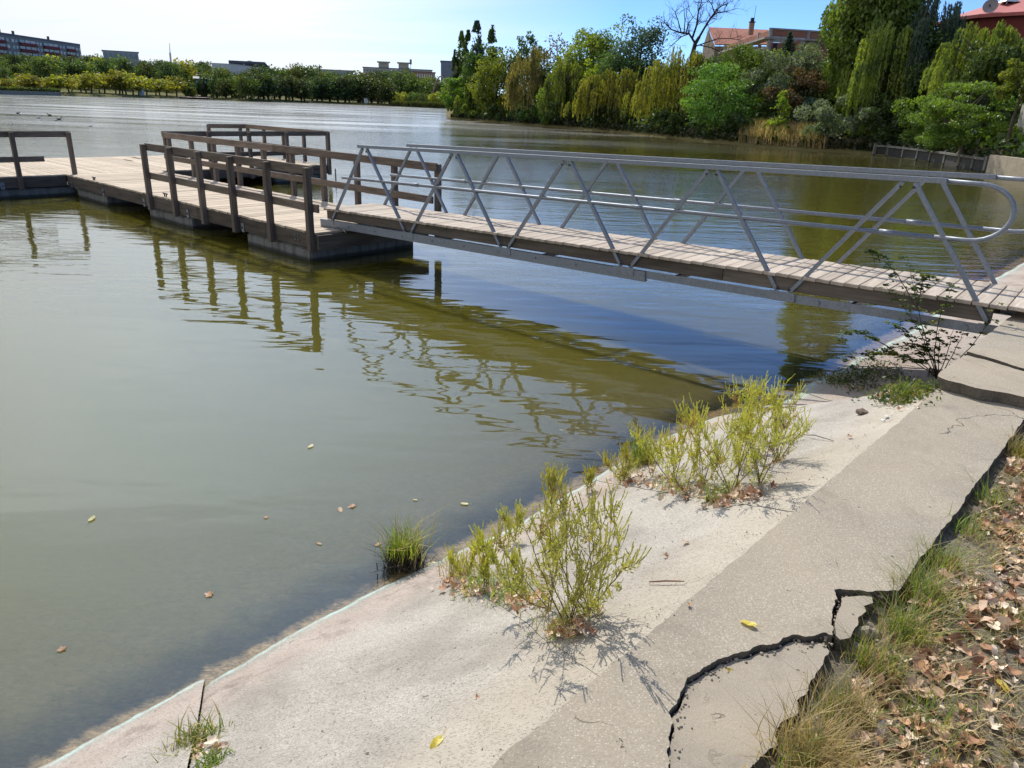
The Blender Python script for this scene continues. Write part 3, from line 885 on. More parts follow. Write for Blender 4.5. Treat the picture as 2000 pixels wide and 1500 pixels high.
for n, sg in ((0, -1), (GW, 1)):
    gpart(MB().bar(G(-.22, n, -.035), G(JS + .12, n, -.055), .06, .115, GU), 'bottom_chord', M_steel)
    m = MB()
    m.bar(G(JS + .13, n + .012 * sg, -.03), G(GL + .28, n + .012 * sg, -.03), .008, .085, GU)
    m.bar(G(JS + .13, n - .014 * sg, -.070), G(GL + .28, n - .014 * sg, -.070), .05, .008, GU)
    gpart(m, 'bottom_chord', M_steel)
    # bolts along the chords
    m = MB()
    for s in np.arange(.5, JS, .62):
        c = G(s, n + sg * .03, -.04); m.tube([c, c + GN * sg * .014], .012, 6)
    for s in np.arange(JS + .35, GL - .3, .21):
        c = G(s, n + .016 * sg, -.012); m.tube([c, c + GN * sg * .008], .008, 5)
    for s in (7.45, 7.72, GL - .62, GL - .22, GL - .1, GL + .16):
        c = G(s, n + .016 * sg, -.035); m.tube([c, c + GN * sg * .016], .022, 8)
    o = gpart(m, 'bolt', M_steel); o['kind'] = 'stuff'
    # truss diagonals
    P = GL / 5
    HT = 1.165
    for kk in range(5):
        for (sa, sb) in ((kk * P + .06, (kk + .5) * P - .05), ((kk + 1) * P - .06, (kk + .5) * P + .05)):
            gpart(MB().bar(G(sa, n, .02), G(sb, n, HT - .02), .036, .036, GN), 'diagonal', M_steel)
    m = MB()
    for kk in range(6):
        for ds in (-.06, .06):
            if 0 <= kk * P + ds <= GL:
                c = G(kk * P + ds, n + sg * .018, .05); m.tube([c, c + GN * sg * .012], .011, 6)
                if kk < 5: 
                    c = G((kk + .5) * P + ds * .9, n + sg * .018, HT - .06); m.tube([c, c + GN * sg * .012], .011, 6)
    o = gpart(m, 'node_bolt', M_dark); o['kind'] = 'stuff'
    for kk in range(6):
        s0, s1 = max(-.15, kk * P - .13), min(GL + .1, kk * P + .13)
        gpart(MB().bar(G(s0, n + sg * .033, -.02), G(s1, n + sg * .033, -.02), .006, .09, GU), 'gusset_plate', M_steel)
    # hand rail with a looped end and the middle rail
    a = .85; b = 4.42 * P
    loop = 9.08 if n == 0 else 9.3
    mid = .70
    pts = [G(.78, n, HT + .01)] + [G(x, n, HT + .01) for x in np.linspace(1.5, loop - .25, 10)]
    rr = (HT - mid) / 2
    for t in np.linspace(0, math.pi, 13):
        pts.append(G(loop - .25 + math.sin(t) * (rr + .05), n, mid + rr + math.cos(t) * (rr + .01)))
    pts += [G(x, n, mid) for x in np.linspace(loop - .3, 6.5, 4)]
    m = MB()
    m.bar(G(.78, n, HT + .01), G(loop - .5, n, HT + .01), .056, .044, GU)
    gpart(m, 'hand_rail', M_steel)
    m = MB()
    lp = [G(loop - .54, n, HT + .008)]
    for t in np.linspace(0, math.pi, 15):
        lp.append(G(loop - .25 + math.sin(t) * (rr + .05), n, mid + rr + math.cos(t) * rr))
    lp.append(G(loop - .5, n, mid))
    m.tube(lp, .021, 8)
    gpart(m, 'rail_loop', M_steel, smooth=True)
    m = MB()
    off = -.026 * sg if False else 0
    m.tube([G(.36, n, mid), G(3.2, n, mid), G(6., n, mid), G(loop - .5, n, mid)], .021, 8)
    gpart(m, 'middle_rail', M_steel, smooth=True)
    for s in (2.0, 5.6, 8.2):
        gpart(MB().tube([G(s - .07, n, mid), G(s + .07, n, mid)], .026, 8), 'rail_sleeve', M_steel, smooth=True)
for s in np.arange(.4, GL, 1.9):
    gpart(MB().bar(G(s, -.02, -.045), G(s, GW + .02, -.045), .04, .05, GU), 'cross_member', M_steel)

# ================================================================== FAR AND RIGHT BANKS: terrain
RBX = [872, 1000, 1130, 1270, 1370, 1480, 1620, 1740, 1830, 1920, 2000, 2080, 2200, 2400]
RBY = [232, 243, 253, 266, 277, 287, 297, 305, 318, 335, 349, 362, 384, 425]
RBP = [at(x, y, 0)[:2] for x, y in zip(RBX, RBY)] + [np.array([24., 24.]), np.array([20., 18.])]
def rb(px, extra=0.):
    y = np.interp(px, RBX, RBY); p = at(px, y, 0)[:2]
    d = p / np.linalg.norm(p)
    return p + d * extra
RZ = ([-6, -.6, .0, .8, 4, 10, 20, 40, 80, 160], [-2.3, -.5, .05, .45, 1.0, 2.6, 5.5, 8.3, 9.0, 9.5])
def rscale(px): return float(np.interp(px, [860, 900, 1000, 1150, 1300], [.25, .3, .55, .8, 1.]))
def zr(px, extra):
    z = float(np.interp(extra, *RZ))
    return z * rscale(px) if z > .5 else z
M_bankr = NT('grassy_bank'); k = M_bankr
_w = k.world(); _a = k.noise(_w, .5, 5, .7); _b = k.noise(_w, 3, 4, .7)
k.principled(k.mix(_a, k.mix(_b, (.05, .055, .02), (.12, .10, .04)), (.20, .165, .075)), 1., 0, None, .1); M_bankr = k.mat
ex = [-5, -.6, 0, .8, 2, 4, 7, 10, 15, 20, 30, 40, 60, 80, 160]
rows = []
for px in list(np.linspace(872, 2400, 90)):
    r = []
    for e in ex:
        p = rb(px, e); r.append((p[0], p[1], zr(px, e) + (.25 * fbm(p[0] * .3, p[1] * .3) if e > 1 else 0)))
    rows.append(r)
for p in RBP[-2:]:
    d = p / np.linalg.norm(p)
    rows.append([(*(p + d * e), zr(2400, e)) for e in ex])
V = np.array(rows); nr, nc = V.shape[:2]
def grid_faces(nr, nc):
    idx = np.arange(nr * nc).reshape(nr, nc)
    return np.stack([idx[:-1, :-1], idx[1:, :-1], idx[1:, 1:], idx[:-1, 1:]], -1).reshape(-1, 4)
tag(link('right_bank', np_mesh('right_bank', V.reshape(-1, 3), grid_faces(nr, nc), M_bankr, smooth=True)), kind='structure')

LBX = [-1300, -400, -200, 0, 120, 400, 480, 650, 760, 870, 960, 1100]
LBY = [150, 174, 179, 184, 187, 194, 198, 202.5, 207, 212, 216, 222]
def lb(px, extra=0.):
    p = at(px, np.interp(px, LBX, LBY), 0)[:2]
    return p * (1 + extra / np.linalg.norm(p))
LZ = ([-20, -1, 0, 1.5, 8, 30, 60, 100, 160, 300, 600], [-2.3, -.5, .2, .7, .9, 1.8, 4.2, 7.5, 10.5, 15, 19])
def zl(px, e):
    z = float(np.interp(e, *LZ)); f = float(np.interp(px, [-400, 500, 760, 870, 1100], [1.1, 1., .7, .5, .4]))
    return z * f if z > 1 else z
k = NT('far_bank_grass'); _w = k.world(); _a = k.noise(_w, .06, 5, .7)
k.principled(k.mix(_a, (.06, .075, .02), (.20, .18, .08)), 1., 0, None, .1); M_bankl = k.mat
ex = [-18, -1, 0, 1.5, 8, 20, 30, 45, 60, 80, 100, 130, 160, 300, 600]
V = np.array([[(*lb(px, e), zl(px, e)) for e in ex] for px in np.linspace(-1300, 1100, 130)])
tag(link('far_bank', np_mesh('far_bank', V.reshape(-1, 3), grid_faces(*V.shape[:2]), M_bankl, smooth=True)), kind='structure')

# ================================================================== BUILDINGS
M_brick = NT('hollow_brick'); k = M_brick
_bt = k.n('ShaderNodeTexBrick'); _bt.inputs['Scale'].default_value = 1.; _bt.inputs['Brick Width'].default_value = .5; _bt.inputs['Row Height'].default_value = .25
_bt.inputs['Mortar Size'].default_value = .018
_bt.inputs['Color1'].default_value = (.30, .115, .075, 1); _bt.inputs['Color2'].default_value = (.40, .165, .11, 1); _bt.inputs['Mortar'].default_value = (.27, .22, .19, 1)
k.l(k.coord('UV'), _bt.inputs[0])
_n = k.noise(k.world(), 1.2, 4, .6)
k.principled(k.mix(k.math('MULTIPLY', _n, .5), _bt.outputs[0], (.2, .1, .075)), .95, 0, k.bump(_bt.outputs['Fac'], -.02), .2); M_brick = k.mat
M_conc2 = m_simple('frame_concrete', (.30, .285, .265), .95, 0, .3, 1.5, .01)
M_red = m_simple('dark_red_plaster', (.17, .035, .03), .85, 0, .15, .6)
M_redroof = m_simple('red_sheet_roof', (.42, .115, .10), .6, 0, .12, .8)
M_glass = m_simple('window_glass', (.05, .06, .075), .12, 0, .3, .4, 0, None, .8)
M_apt = m_simple('grey_panel_wall', (.20, .20, .215), .9, 0, .12, .2)
M_aptred = m_simple('maroon_balcony', (.15, .028, .035), .85, 0, .12, .3)
M_whitep = m_simple('white_paint', (.62, .61, .60), .7, 0, .08, 1)
M_cream = m_simple('cream_plaster', (.42, .37, .30), .9, 0, .1, .3)
M_brown = m_simple('terracotta_plaster', (.30, .17, .12), .9, 0, .12, .3)
M_slate = m_simple('slate_blue_roof', (.09, .10, .13), .7, 0, .15, .5)
M_greyb = m_simple('grey_tower_wall', (.17, .19, .225), .9, 0, .12, .3)
M_teal = m_simple('teal_boards', (.03, .09, .09), .8, 0, .1, 1)

def block(name, A, B, z0, z1, depth, mat, parent=None):
    """box behind the facade line A-B (world xy), going away from the camera"""
    A = np.array([A[0], A[1], 0.]); B = np.array([B[0], B[1], 0.])
    t = (B - A) / np.linalg.norm(B - A); n = np.array([-t[1], t[0], 0])
    if n @ (A + B) < 0: n = -n
    m = MB().box((A + B) / 2 + n * depth / 2 + np.array([0, 0, (z0 + z1) / 2]), (np.linalg.norm(B - A), depth, z1 - z0), (t, n, (0, 0, 1)))
    return m, A, B, t, n
def on_face(A, B, n, f0, f1, z0, z1, proud, depth=.3):
    """thin box on the facade between fractions f0..f1"""
    P = A + (B - A) * f0; Q = A + (B - A) * f1
    t = (B - A) / np.linalg.norm(B - A)
    return MB().box((P + Q) / 2 - n * (proud - depth / 2) + np.array([0, 0, (z0 + z1) / 2]), (np.linalg.norm(Q - P), depth, z1 - z0), (t, n, (0, 0, 1)))
def uv_box(o, sx=1., A=None, t=None):
    """metric UVs for brick: u along the longer horizontal direction, v up"""
    me = o.data
    uvl = me.uv_layers.new(name='uv')
    for p in me.polygons:
        nrm = p.normal
        for li in p.loop_indices:
            v = me.vertices[me.loops[li].vertex_index].co
            uvl.data[li].uv = ((v.x * abs(nrm.y) + v.y * abs(nrm.x)) / max(.3, math.hypot(nrm.x, nrm.y)), v.z)

# apartment block with maroon balconies
d0, d1 = 430., 520.
PA = at_depth(-70, 100, d0)[:2]; PB = at_depth(158, 100, d1)[:2]
PA3, PB3 = np.array([*PA, 0]), np.array([*PB, 0])
zt = at_depth(10, 68, 455)[2]; zb = zt - 26
apt = tag(empty('apartment_block', (*PA, zb)), 'long apartment block with maroon balconies above the far trees', 'building')
m, A, B, t, n = block('x', PA, PB, zb, zt, 14, M_apt)
wchild(m, 'wall', M_apt, apt)
m, *_ = block('x', PA + t[:2] * -0.3, PB + t[:2] * .3, zt + .02, zt + 1.0, 14.4, M_slate); wchild(m, 'roof', M_slate, apt)
Lf = np.linalg.norm(B - A)
def frac(px):          # fraction along the facade seen at picture column px
    d = ray(px, 90); M2 = np.array([[d[0], -(B - A)[0]], [d[1], -(B - A)[1]]])
    return float(np.linalg.solve(M2, A[:2])[1])
fl = 2.9
for (x0, x1) in ((-60, -44), (-34, -18), (-6, 10), (38, 70), (84, 113), (129, 144)):
    f0, f1 = frac(x0), frac(x1)
    for i in range(8):
        z = zt - 2.3 - i * fl
        bo = wchild(on_face(A, B, n, f0, f1, z - 1.35, z - .05, 1.1, 1.1), 'balcony', M_aptred, apt)
        for j in range(3):
            a = f0 + (f1 - f0) * (j + .08) / 3; b = f0 + (f1 - f0) * (j + .92) / 3
            wchild(on_face(A, B, n, a, b, z + .05, z + 1.25, .25, .3), 'window', M_whitep if (i * 3 + j) % 4 else M_glass, bo)
for (x0, x1) in ((14, 20), (24, 30), (31, 36), (72, 76), (78, 82), (116, 120), (122, 126), (147, 151), (153, 156)):
    f0, f1 = frac(x0), frac(x1)
    for i in range(8):
        z = zt - 2.3 - i * fl
        wchild(on_face(A, B, n, f0 + .1 * (f1 - f0), f1 - .1 * (f1 - f0), z - .3, z + 1.1, .06, .12), 'window', M_whitep if (i + int(x0)) % 3 == 0 else M_glass, apt)
for px in (17, 50, 115):
    p = A + (B - A) * frac(px) + n * 5
    wchild(MB().box(p + np.array([0, 0, zt + 2.]), (3.5, 3, 2.) if px == 17 else (.9, .9, 2.), (t, n, (0, 0, 1))), 'roof_box', M_slate, apt)

def far_building(name, label, x0, x1, ytop, dist, h, depth, mat, roofmat, cols, rows_, wmat=None, dz=.0, cat='building', d2=None):
    PA = at_depth(x0, ytop, dist); PB = at_depth(x1, ytop, d2 or dist)
    zt = PA[2]; zb = zt - h
    root = tag(empty(name, (PA[0], PA[1], zb)), label, cat)
    m, A, B, t, n = block('x', PA[:2], PB[:2], zb, zt, depth, mat)
    wchild(m, 'wall', mat, root)
    m, *_ = block('x', PA[:2] - t[:2] * .4, PB[:2] + t[:2] * .4, zt + .02, zt + .02 + .04 * h, depth + .5, roofmat)
    wchild(m, 'roof', roofmat, root)
    L = np.linalg.norm(B - A)
    fh = (h * .9) / rows_
    for i in range(rows_):
        for j in range(cols):
            f0 = (j + .25) / cols; f1 = (j + .7) / cols
            z1 = zt - fh * (i + .22); z0 = zt - fh * (i + .72)
            wchild(on_face(A, B, n, f0, f1, z0, z1, .08, .16), 'window', wmat or M_glass, root)
    return root, A, B, t, n, zt
far_building('low_block', 'low pale grey flat building on top of the far wooded hill', 200, 269, 99, 400, 8, 10, M_whitep.copy() if False else m_simple('pale_grey_wall', (.34, .34, .34), .9), M_slate, 7, 2)
root, A, B, t, n, zt = far_building('long_block', 'long cream building with two roof cabins behind the far trees', 709, 844, 132, 560, 14, 14, M_cream, M_slate, 24, 4)
for px in (749, 788):
    p = A + (B - A) * ((px - 709) / 135) + n * 4
    wchild(MB().box(p + np.array([0, 0, zt + 2.2]), (7, 6, 3.2), (t, n, (0, 0, 1))).box(p + np.array([0, 0, zt + 4.2]), (9, 8, .7), (t, n, (0, 0, 1))), 'roof_cabin', M_cream, root)
p = A + (B - A) * .69 + n * 4
wchild(MB().tube([p + np.array([0, 0, zt]), p + np.array([0, 0, zt + 6])], .18, 5).box(p + np.array([0, 0, zt + 5.2]), (1.3, 1.3, 3.2)), 'antenna', M_greyb, root)
far_building('terracotta_block', 'terracotta coloured building with small windows below the long cream one', 795, 850, 140, 500, 10, 10, M_brown, M_slate, 12, 2, M_whitep)
far_building('pale_block', 'tiny pale building with a flat roof showing above far treetops', 622, 690, 136, 620, 12, 10, m_simple('pale_green_wall', (.3, .34, .33), .9), M_slate, 10, 2)
far_building('grey_tower', 'tall blue grey tower block beside the dark poplars', 861, 905, 121, 520, 22, 14, M_greyb, M_slate, 8, 7, m_simple('bluish_glass', (.16, .20, .27), .25))
# hall with a long dark roof and white walls
root, A, B, t, n, zt = far_building('sports_hall', 'white hall with a long dark roof on the far hilltop', 413, 524, 124, 430, 8, 26, M_whitep, M_whitep, 1, 1, M_whitep)
m = MB()
c0, c1 = A + (B - A) * .3, A + (B - A) * .94
m.box((c0 + c1) / 2 + n * 6 + np.array([0, 0, zt + 1.3]), (np.linalg.norm(c1 - c0), 14, 1.2), (t, n, (0, 0, 1)))
m.poly([c0 + np.array([0, 0, zt + .6]), c1 + t * 3 + np.array([0, 0, zt - 1.5]), c1 + np.array([0, 0, zt + 1.9]), c0 + n * 3 + np.array([0, 0, zt + 1.9])])
wchild(m, 'dark_roof', M_slate, root)
pc = A + (B - A) * .67 + np.array([0, 0, zt + .2])
wchild(MB().tube([pc - t * 3.2, pc - t * 2 + np.array([0, 0, 1.2]), pc + np.array([0, 0, 1.7]), pc + t * 2 + np.array([0, 0, 1.2]), pc + t * 3.2], .5, 6), 'roof_light', M_whitep, root)
# boathouse on the far shore
root, A, B, t, n, zt = far_building('boathouse', 'teal boathouse with a pale pitched roof on the far shore', 380, 412, 154, 362, 2.8, 8, M_teal, M_whitep, 4, 1)
m = MB(); c = (A + B) / 2
for sgn in (-1, 1):
    m.poly([A - t * .6 + np.array([0, 0, zt + .2]) - n * .4, B + t * .6 + np.array([0, 0, zt + .2]) - n * .4, B + t * .6 + n * 3 + np.array([0, 0, zt + 1.1]), A - t * .6 + n * 3 + np.array([0, 0, zt + 1.1])])
wchild(m, 'pitched_roof', M_whitep, root)
# radio mast
p = at_depth(333, 118, 420); pt = at_depth(331, 84, 420)
mst = tag(empty('radio_mast', tuple(p - np.array([0, 0, 6]))), 'thin pale radio mast rising above the far wooded hill', 'mast')
wchild(MB().tube([p - np.array([0, 0, 6]), p + (pt - p) * .45], .45, 5), 'mast_base', M_whitep, mst)
wchild(MB().tube([p + (pt - p) * .45, pt + np.array([0, 0, 0])], [.22, .1], 5), 'mast_tip', M_whitep, mst)
# pink lattice arches left of the poplars
for i, (xa, xb, yt, lab) in enumerate(((846, 876, 148, 'tall thin pink steel arch below the grey tower block'), (862, 892, 165, 'lower thin pink steel arch in front of the tall one'))):
    a = at_depth(xa, 182, 330 - 20 * i); b = at_depth(xb, 184, 330 - 20 * i); top = at_depth(xa, yt, 330 - 20 * i)[2]
    pts = [a + (b - a) * f + np.array([0, 0, (top - a[2]) * 4 * f * (1 - f)]) for f in np.linspace(0, 1, 13)]
    tag(MB().tube(pts, .28, 5).build('steel_arch', m_simple('pink_steel', (.34, .17, .16), .6), smooth=True), lab, 'arch')
# quay wall with clipped hedge at the left end of the far shore
A = np.array([*lb(-120, -2.), 0]); B = np.array([*lb(118, -2.), 0])
tag(MB().bar(A + np.array([0, 0, .35]), B + np.array([0, 0, .35]), 1.0, 1.4).build('quay_wall', M_wallc), 'low dark quay wall along the far left shore', 'wall')

# unfinished brick building on the right bank
K = at_depth(1507, 60, 95.); KL = at_depth(1417, 70, 119.); KR = at_depth(1632, 66, 99.)
zt = at_depth(1507, 54, 95.)[2]; zbm = at_depth(1505, 71, 95.)[2]; zb = at_depth(1507, 140, 95.)[2]
k2, kl2, kr2 = (np.array([p[0], p[1], 0.]) for p in (K, KL, KR))
ub = tag(empty('unfinished_house', (K[0], K[1], zb)), 'unfinished brick house with bare concrete frame on the right bank', 'building')
tr = (kr2 - k2) / np.linalg.norm(kr2 - k2); tl = (kl2 - k2) / np.linalg.norm(kl2 - k2)
nr_ = np.array([-tr[1], tr[0], 0]); nl = np.array([tl[1], -tl[0], 0])
def zz(p, z): return p + np.array([0, 0, z])
LR = np.linalg.norm(kr2 - k2); LL = np.linalg.norm(kl2 - k2)
for f0, f1 in ((.03, .56), (.60, .985)):       # right face: parapet panels and wall panels
    for z0, z1 in ((zbm + .02, zt - .18), (zb + .3, zbm - .6)):
        a, b = k2 + tr * LR * f0, k2 + tr * LR * f1
        o = wchild(MB().box(zz((a + b) / 2 + nr_ * .18, (z0 + z1) / 2), (np.linalg.norm(b - a), .25, z1 - z0), (tr, nr_, (0, 0, 1))), 'brick_panel', M_brick, ub)
        uv_box(o)
for f in (0.0, .58, 1.0):
    c = k2 + tr * LR * f
    wchild(MB().box(zz(c + nr_ * .15, (zb + zt) / 2), (.34, .36, zt - zb), (tr, nr_, (0, 0, 1))), 'column', M_conc2, ub)
wchild(MB().box(zz(k2 + tr * LR / 2 + nr_ * .14, zbm - .28), (LR, .34, .52), (tr, nr_, (0, 0, 1))), 'beam', M_conc2, ub)
wchild(MB().box(zz(k2 + tr * LR / 2 + nr_ * .14, zt - .08), (LR, .32, .16), (tr, nr_, (0, 0, 1))), 'beam', M_conc2, ub)
wchild(MB().box(zz(k2 + tr * LR / 2 + nr_ * .10, zb + .1), (LR, .4, .4), (tr, nr_, (0, 0, 1))), 'plinth', M_conc2, ub)
wchild(on_face(k2, kr2, nr_, .42, .52, zb + 1.0, zbm - .7, -.02, .1), 'opening', M_dark, ub)
wchild(on_face(k2, kr2, nr_, .06, .12, zb + 1.0, zbm - .7, -.02, .1), 'opening', M_dark, ub)
nl_in = -nl if (-nl) @ (k2 + kl2) > 0 else nl
for f0, f1 in ((.02, .23), (.26, .62), (.65, .97)):
    a, b = k2 + tl * LL * f0, k2 + tl * LL * f1
    o = wchild(MB().box(zz((a + b) / 2 + nl_in * .2, (zbm + zt - .16) / 2), (np.linalg.norm(b - a), .25, zt - .18 - zbm), (tl, nl_in, (0, 0, 1))), 'brick_panel', M_brick, ub); uv_box(o)
for f in (.245, .635, 1.0):
    c = k2 + tl * LL * f
    wchild(MB().box(zz(c + nl_in * .17, (zbm + zt) / 2), (.3, .34, zt - zbm), (tl, nl_in, (0, 0, 1))), 'column', M_conc2, ub)
    wchild(MB().box(zz(c + nl_in * .4, (zb + zbm) / 2 - .2), (.34, .34, zbm - zb - .4), (tl, nl_in, (0, 0, 1))), 'column', M_conc2, ub)
wchild(MB().box(zz(k2 + tl * LL / 2 - nl_in * .1, zbm - .16), (LL + .3, 1.2, .2), (tl, nl_in, (0, 0, 1))), 'slab_edge', M_conc2, ub)
o = wchild(MB().box(zz(k2 + tl * LL / 2 + nl_in * 3.2, (zb + zbm) / 2 - .2), (LL, .3, zbm - zb - .3), (tl, nl_in, (0, 0, 1))), 'brick_panel', M_brick, ub); uv_box(o)
wchild(MB().box(zz(k2 + tl * LL * .5 + nl_in * 4.5 + tr * 3, zbm - .14), (LL, 9, .18), (tl, nl_in, (0, 0, 1))), 'floor_slab', M_conc2, ub)
# tiled house behind it
H0 = at_depth(1384, 53, 132); H1 = at_depth(1500, 58, 126); E0 = at_depth(1397, 86, 124); E1 = at_depth(1512, 86, 118); W0 = at_depth(1374, 86, 136)
th = tag(empty('tiled_house', (E0[0], E0[1], E0[2] - 4)), 'house with a red tiled roof and brick chimney behind the unfinished house', 'house')
m = MB(); m.poly([H0, H1, E1, E0]); m.poly([H0 - [0, 0, .15], E0 - [0, 0, .15], E1 - [0, 0, .15], H1 - [0, 0, .15]]); m.poly([H0, E0, E0 - [0, 0, .15], H0 - [0, 0, .15]]); m.poly([E0, E1, E1 - [0, 0, .15], E0 - [0, 0, .15]])
kt = NT('red_roof_tiles'); _g = kt.coord('Object', (1, 1, 1)); _w1 = kt.n('ShaderNodeTexWave', wave_type='BANDS', bands_direction='Z'); _w1.inputs['Scale'].default_value = 3.2; kt.l(_g, _w1.inputs[0])
kt.principled(kt.mix(kt.noise(_g, 2, 4, .6), kt.mix(_w1.outputs['Fac'], (.30, .11, .075), (.40, .165, .115)), (.27, .13, .10)), .9, 0, kt.bump(_w1.outputs['Fac'], .04), .2)
wchild(m, 'roof', kt.mat, th)
m = MB(); m.poly([H0 - [0, 0, .3], W0 - [0, 0, .3], W0 - [0, 0, 5], E0 + (0, 0, -5), E0 - [0, 0, .3]]); m.poly([E0 - [0, 0, .3], E0 - [0, 0, 5], E1 - [0, 0, 5], E1 - [0, 0, .3]]); wchild(m, 'wall', m_simple('tan_gable', (.15, .115, .085), .9), th)
c = at_depth(1467, 58, 123); ch = wchild(MB().box(c + np.array([0, 0, .1]), (.62, .62, 1.6)), 'chimney', M_brown, th)
wchild(MB().box(c + np.array([0, 0, 1.0]), (.8, .8, .12)).box(c + np.array([0, 0, 1.3]), (.45, .45, .5)), 'chimney_cap', M_dark, ch)
wchild(MB().tube([c + np.array([.2, 0, .8]), at_depth(1477, 11, 123)], .03, 4), 'aerial', M_dark, th)
# round red building with conical roof, dish and vent
RC = at_depth(2020, 60, 80.); rad = 7.4
ze = at_depth(1960, 33, 76)[2]; za = ze + 2.6
rbld = tag(empty('red_pavilion', (RC[0], RC[1], ze - 6)), 'dark red round building with a red conical roof at the right edge', 'building')
m = MB(); N_ = 14
ring = [RC[:2] + rad * np.array([math.cos(a), math.sin(a)]) for a in np.linspace(0, 2 * math.pi, N_ + 1)[:-1]]
m.extrude([r - (r - RC[:2]) * .06 for r in ring], ze - 8, ze - .1); wchild(m, 'wall', M_red, rbld)
m = MB()
for i in range(N_):
    a, b = ring[i], ring[(i + 1) % N_]
    m.poly([(*a, ze), (*b, ze), (RC[0], RC[1], za)]); m.poly([(*a, ze), (*a, ze - .25), (*b, ze - .25), (*b, ze)])
wchild(m, 'roof', M_redroof, rbld)
vc = at_depth(1966, 20, 76)
v_ = wchild(MB().box(vc, (.75, .75, .75)), 'roof_vent', M_aptred, rbld)
m = MB()
for i in range(4):
    q = [(-.6, -.6), (.6, -.6), (.6, .6), (-.6, .6)]
    a, b = q[i], q[(i + 1) % 4]
    m.poly([vc + np.array([*a, .55]), vc + np.array([*b, .55]), vc + np.array([0, 0, 1.05])])
for q in ((-.3, -.3), (.3, -.3), (.3, .3), (-.3, .3)): m.tube([vc + np.array([*q, .3]), vc + np.array([*q, .6])], .04, 4)
wchild(m, 'vent_cap', m_simple('bright_sheet_metal', (.6, .6, .58), .4, .7), v_)
dc = at_depth(1935, 13, 74)
dish = tag(empty('satellite_dish', tuple(dc - np.array([0, 0, .9]))), 'pale round satellite dish on the red roof', 'satellite dish')
m = MB(); dn = np.array([-.62, -.72, .3]); dn /= np.linalg.norm(dn); dx = np.cross(dn, [0, 0, 1]); dx /= np.linalg.norm(dx); dy = np.cross(dx, dn)
rr_ = [.02, .2, .38, .54]; rings = [[dc + (dx * math.cos(a) + dy * math.sin(a)) * r + dn * (r * r * .5) for a in np.linspace(0, 2 * math.pi, 21)[:-1]] for r in rr_]
for A_, B_ in zip(rings[:-1], rings[1:]):
    for i in range(20): m.poly([A_[i], A_[(i + 1) % 20], B_[(i + 1) % 20], B_[i]])
wchild(m, 'reflector', m_simple('dish_grey', (.30, .25, .26), .6), dish)
wchild(MB().tube([dc - dn * .03, dc + dn * .42 - dy * .1], .02, 4).box(dc + dn * .42 - dy * .1, (.1, .1, .14)), 'feed_arm', M_dark, dish)
wchild(MB().tube([dc - np.array([0, 0, .9]), dc - dn * .02], .035, 5), 'mount_pole', M_dark, dish)

# graffiti wall, steps block and low wall with posts at the right water's edge
WA = np.array([*rb(1960, 5.), 0]); WB = np.array([*rb(2130, 4.), 0])
wt0, wt1 = at_depth(1975, 205, hd(WA))[2], at_depth(1975, 296, hd(WA))[2]
m, A, B, t, n = block('x', WA[:2], WB[:2], wt1, wt0, .25, M_white)
gw = tag(empty('painted_wall', (WA[0], WA[1], wt1)), 'pale rendered wall with a black graffiti tag at the right edge', 'wall')
wchild(m, 'wall_body', M_white, gw)
m, *_ = block('x', WA[:2], WB[:2], wt0 + .003, wt0 + .09, .34, M_wallc); wchild(m, 'wall_cap', M_wallc, gw)
m = MB()
gz = (at_depth(1985, 270, hd(WA))[2] + at_depth(1985, 232, hd(WA))[2]) / 2; gx = rb(1986, 4.9)
g0 = A + t * ((np.array([*gx, 0]) - A) @ t) - n * .012
def gp(x, y): return g0 + t * x + np.array([0, 0, gz + y])
strokes = [[(-.45, -.5), (-.3, .1), (-.2, .5), (-.25, .1), (-.35, -.2)], [(-.2, .45), (0, .2), (-.15, 0), (.05, -.3), (.1, -.45)],
           [(.0, .5), (.25, .55), (.3, .3), (.1, .2), (.3, 0), (.3, -.3), (.05, -.4)], [(.35, -.5), (.45, .2), (.6, .5), (.75, .3), (.55, .1), (.4, .0)],
           [(-.5, -.35), (-.2, -.3), (.2, -.1), (.6, -.25)], [(.8, .5), (.8, -.3), (1.0, -.4), (1.05, .1), (.85, .2)]]
for st in strokes: m.tube([gp(x * .95, y * .95) for x, y in st], .028, 4)
wchild(m, 'graffiti', M_dark, gw)
M_steps = m_concrete('weathered_step_concrete', (.40, .34, .26), (.5, .45, .38), 12, .9, False, .01)
M_boards = m_simple('dark_wet_boards', (.035, .035, .034), .8, 0, .3, 4)
# concrete block steps
sb = tag(empty('concrete_steps', tuple(at(1960, 342, 0))), 'stained concrete block with a ledge at the right water edge', 'steps')
P0, P1 = rb(1925, -.3), rb(2110, -.3)
m, A, B, t, n = block('x', P0, P1, -.5, at_depth(1950, 303, hd(P0))[2], 1.6, M_wallc); wchild(m, 'lower_block', M_steps, sb)
zs_ = at_depth(1950, 303, hd(P0))[2]
m, *_ = block('x', P0 + n[:2] * 1.6, P1 + n[:2] * 1.6, -.5, zs_ + .22, 1.2, M_wallc); wchild(m, 'upper_block', M_steps, sb)
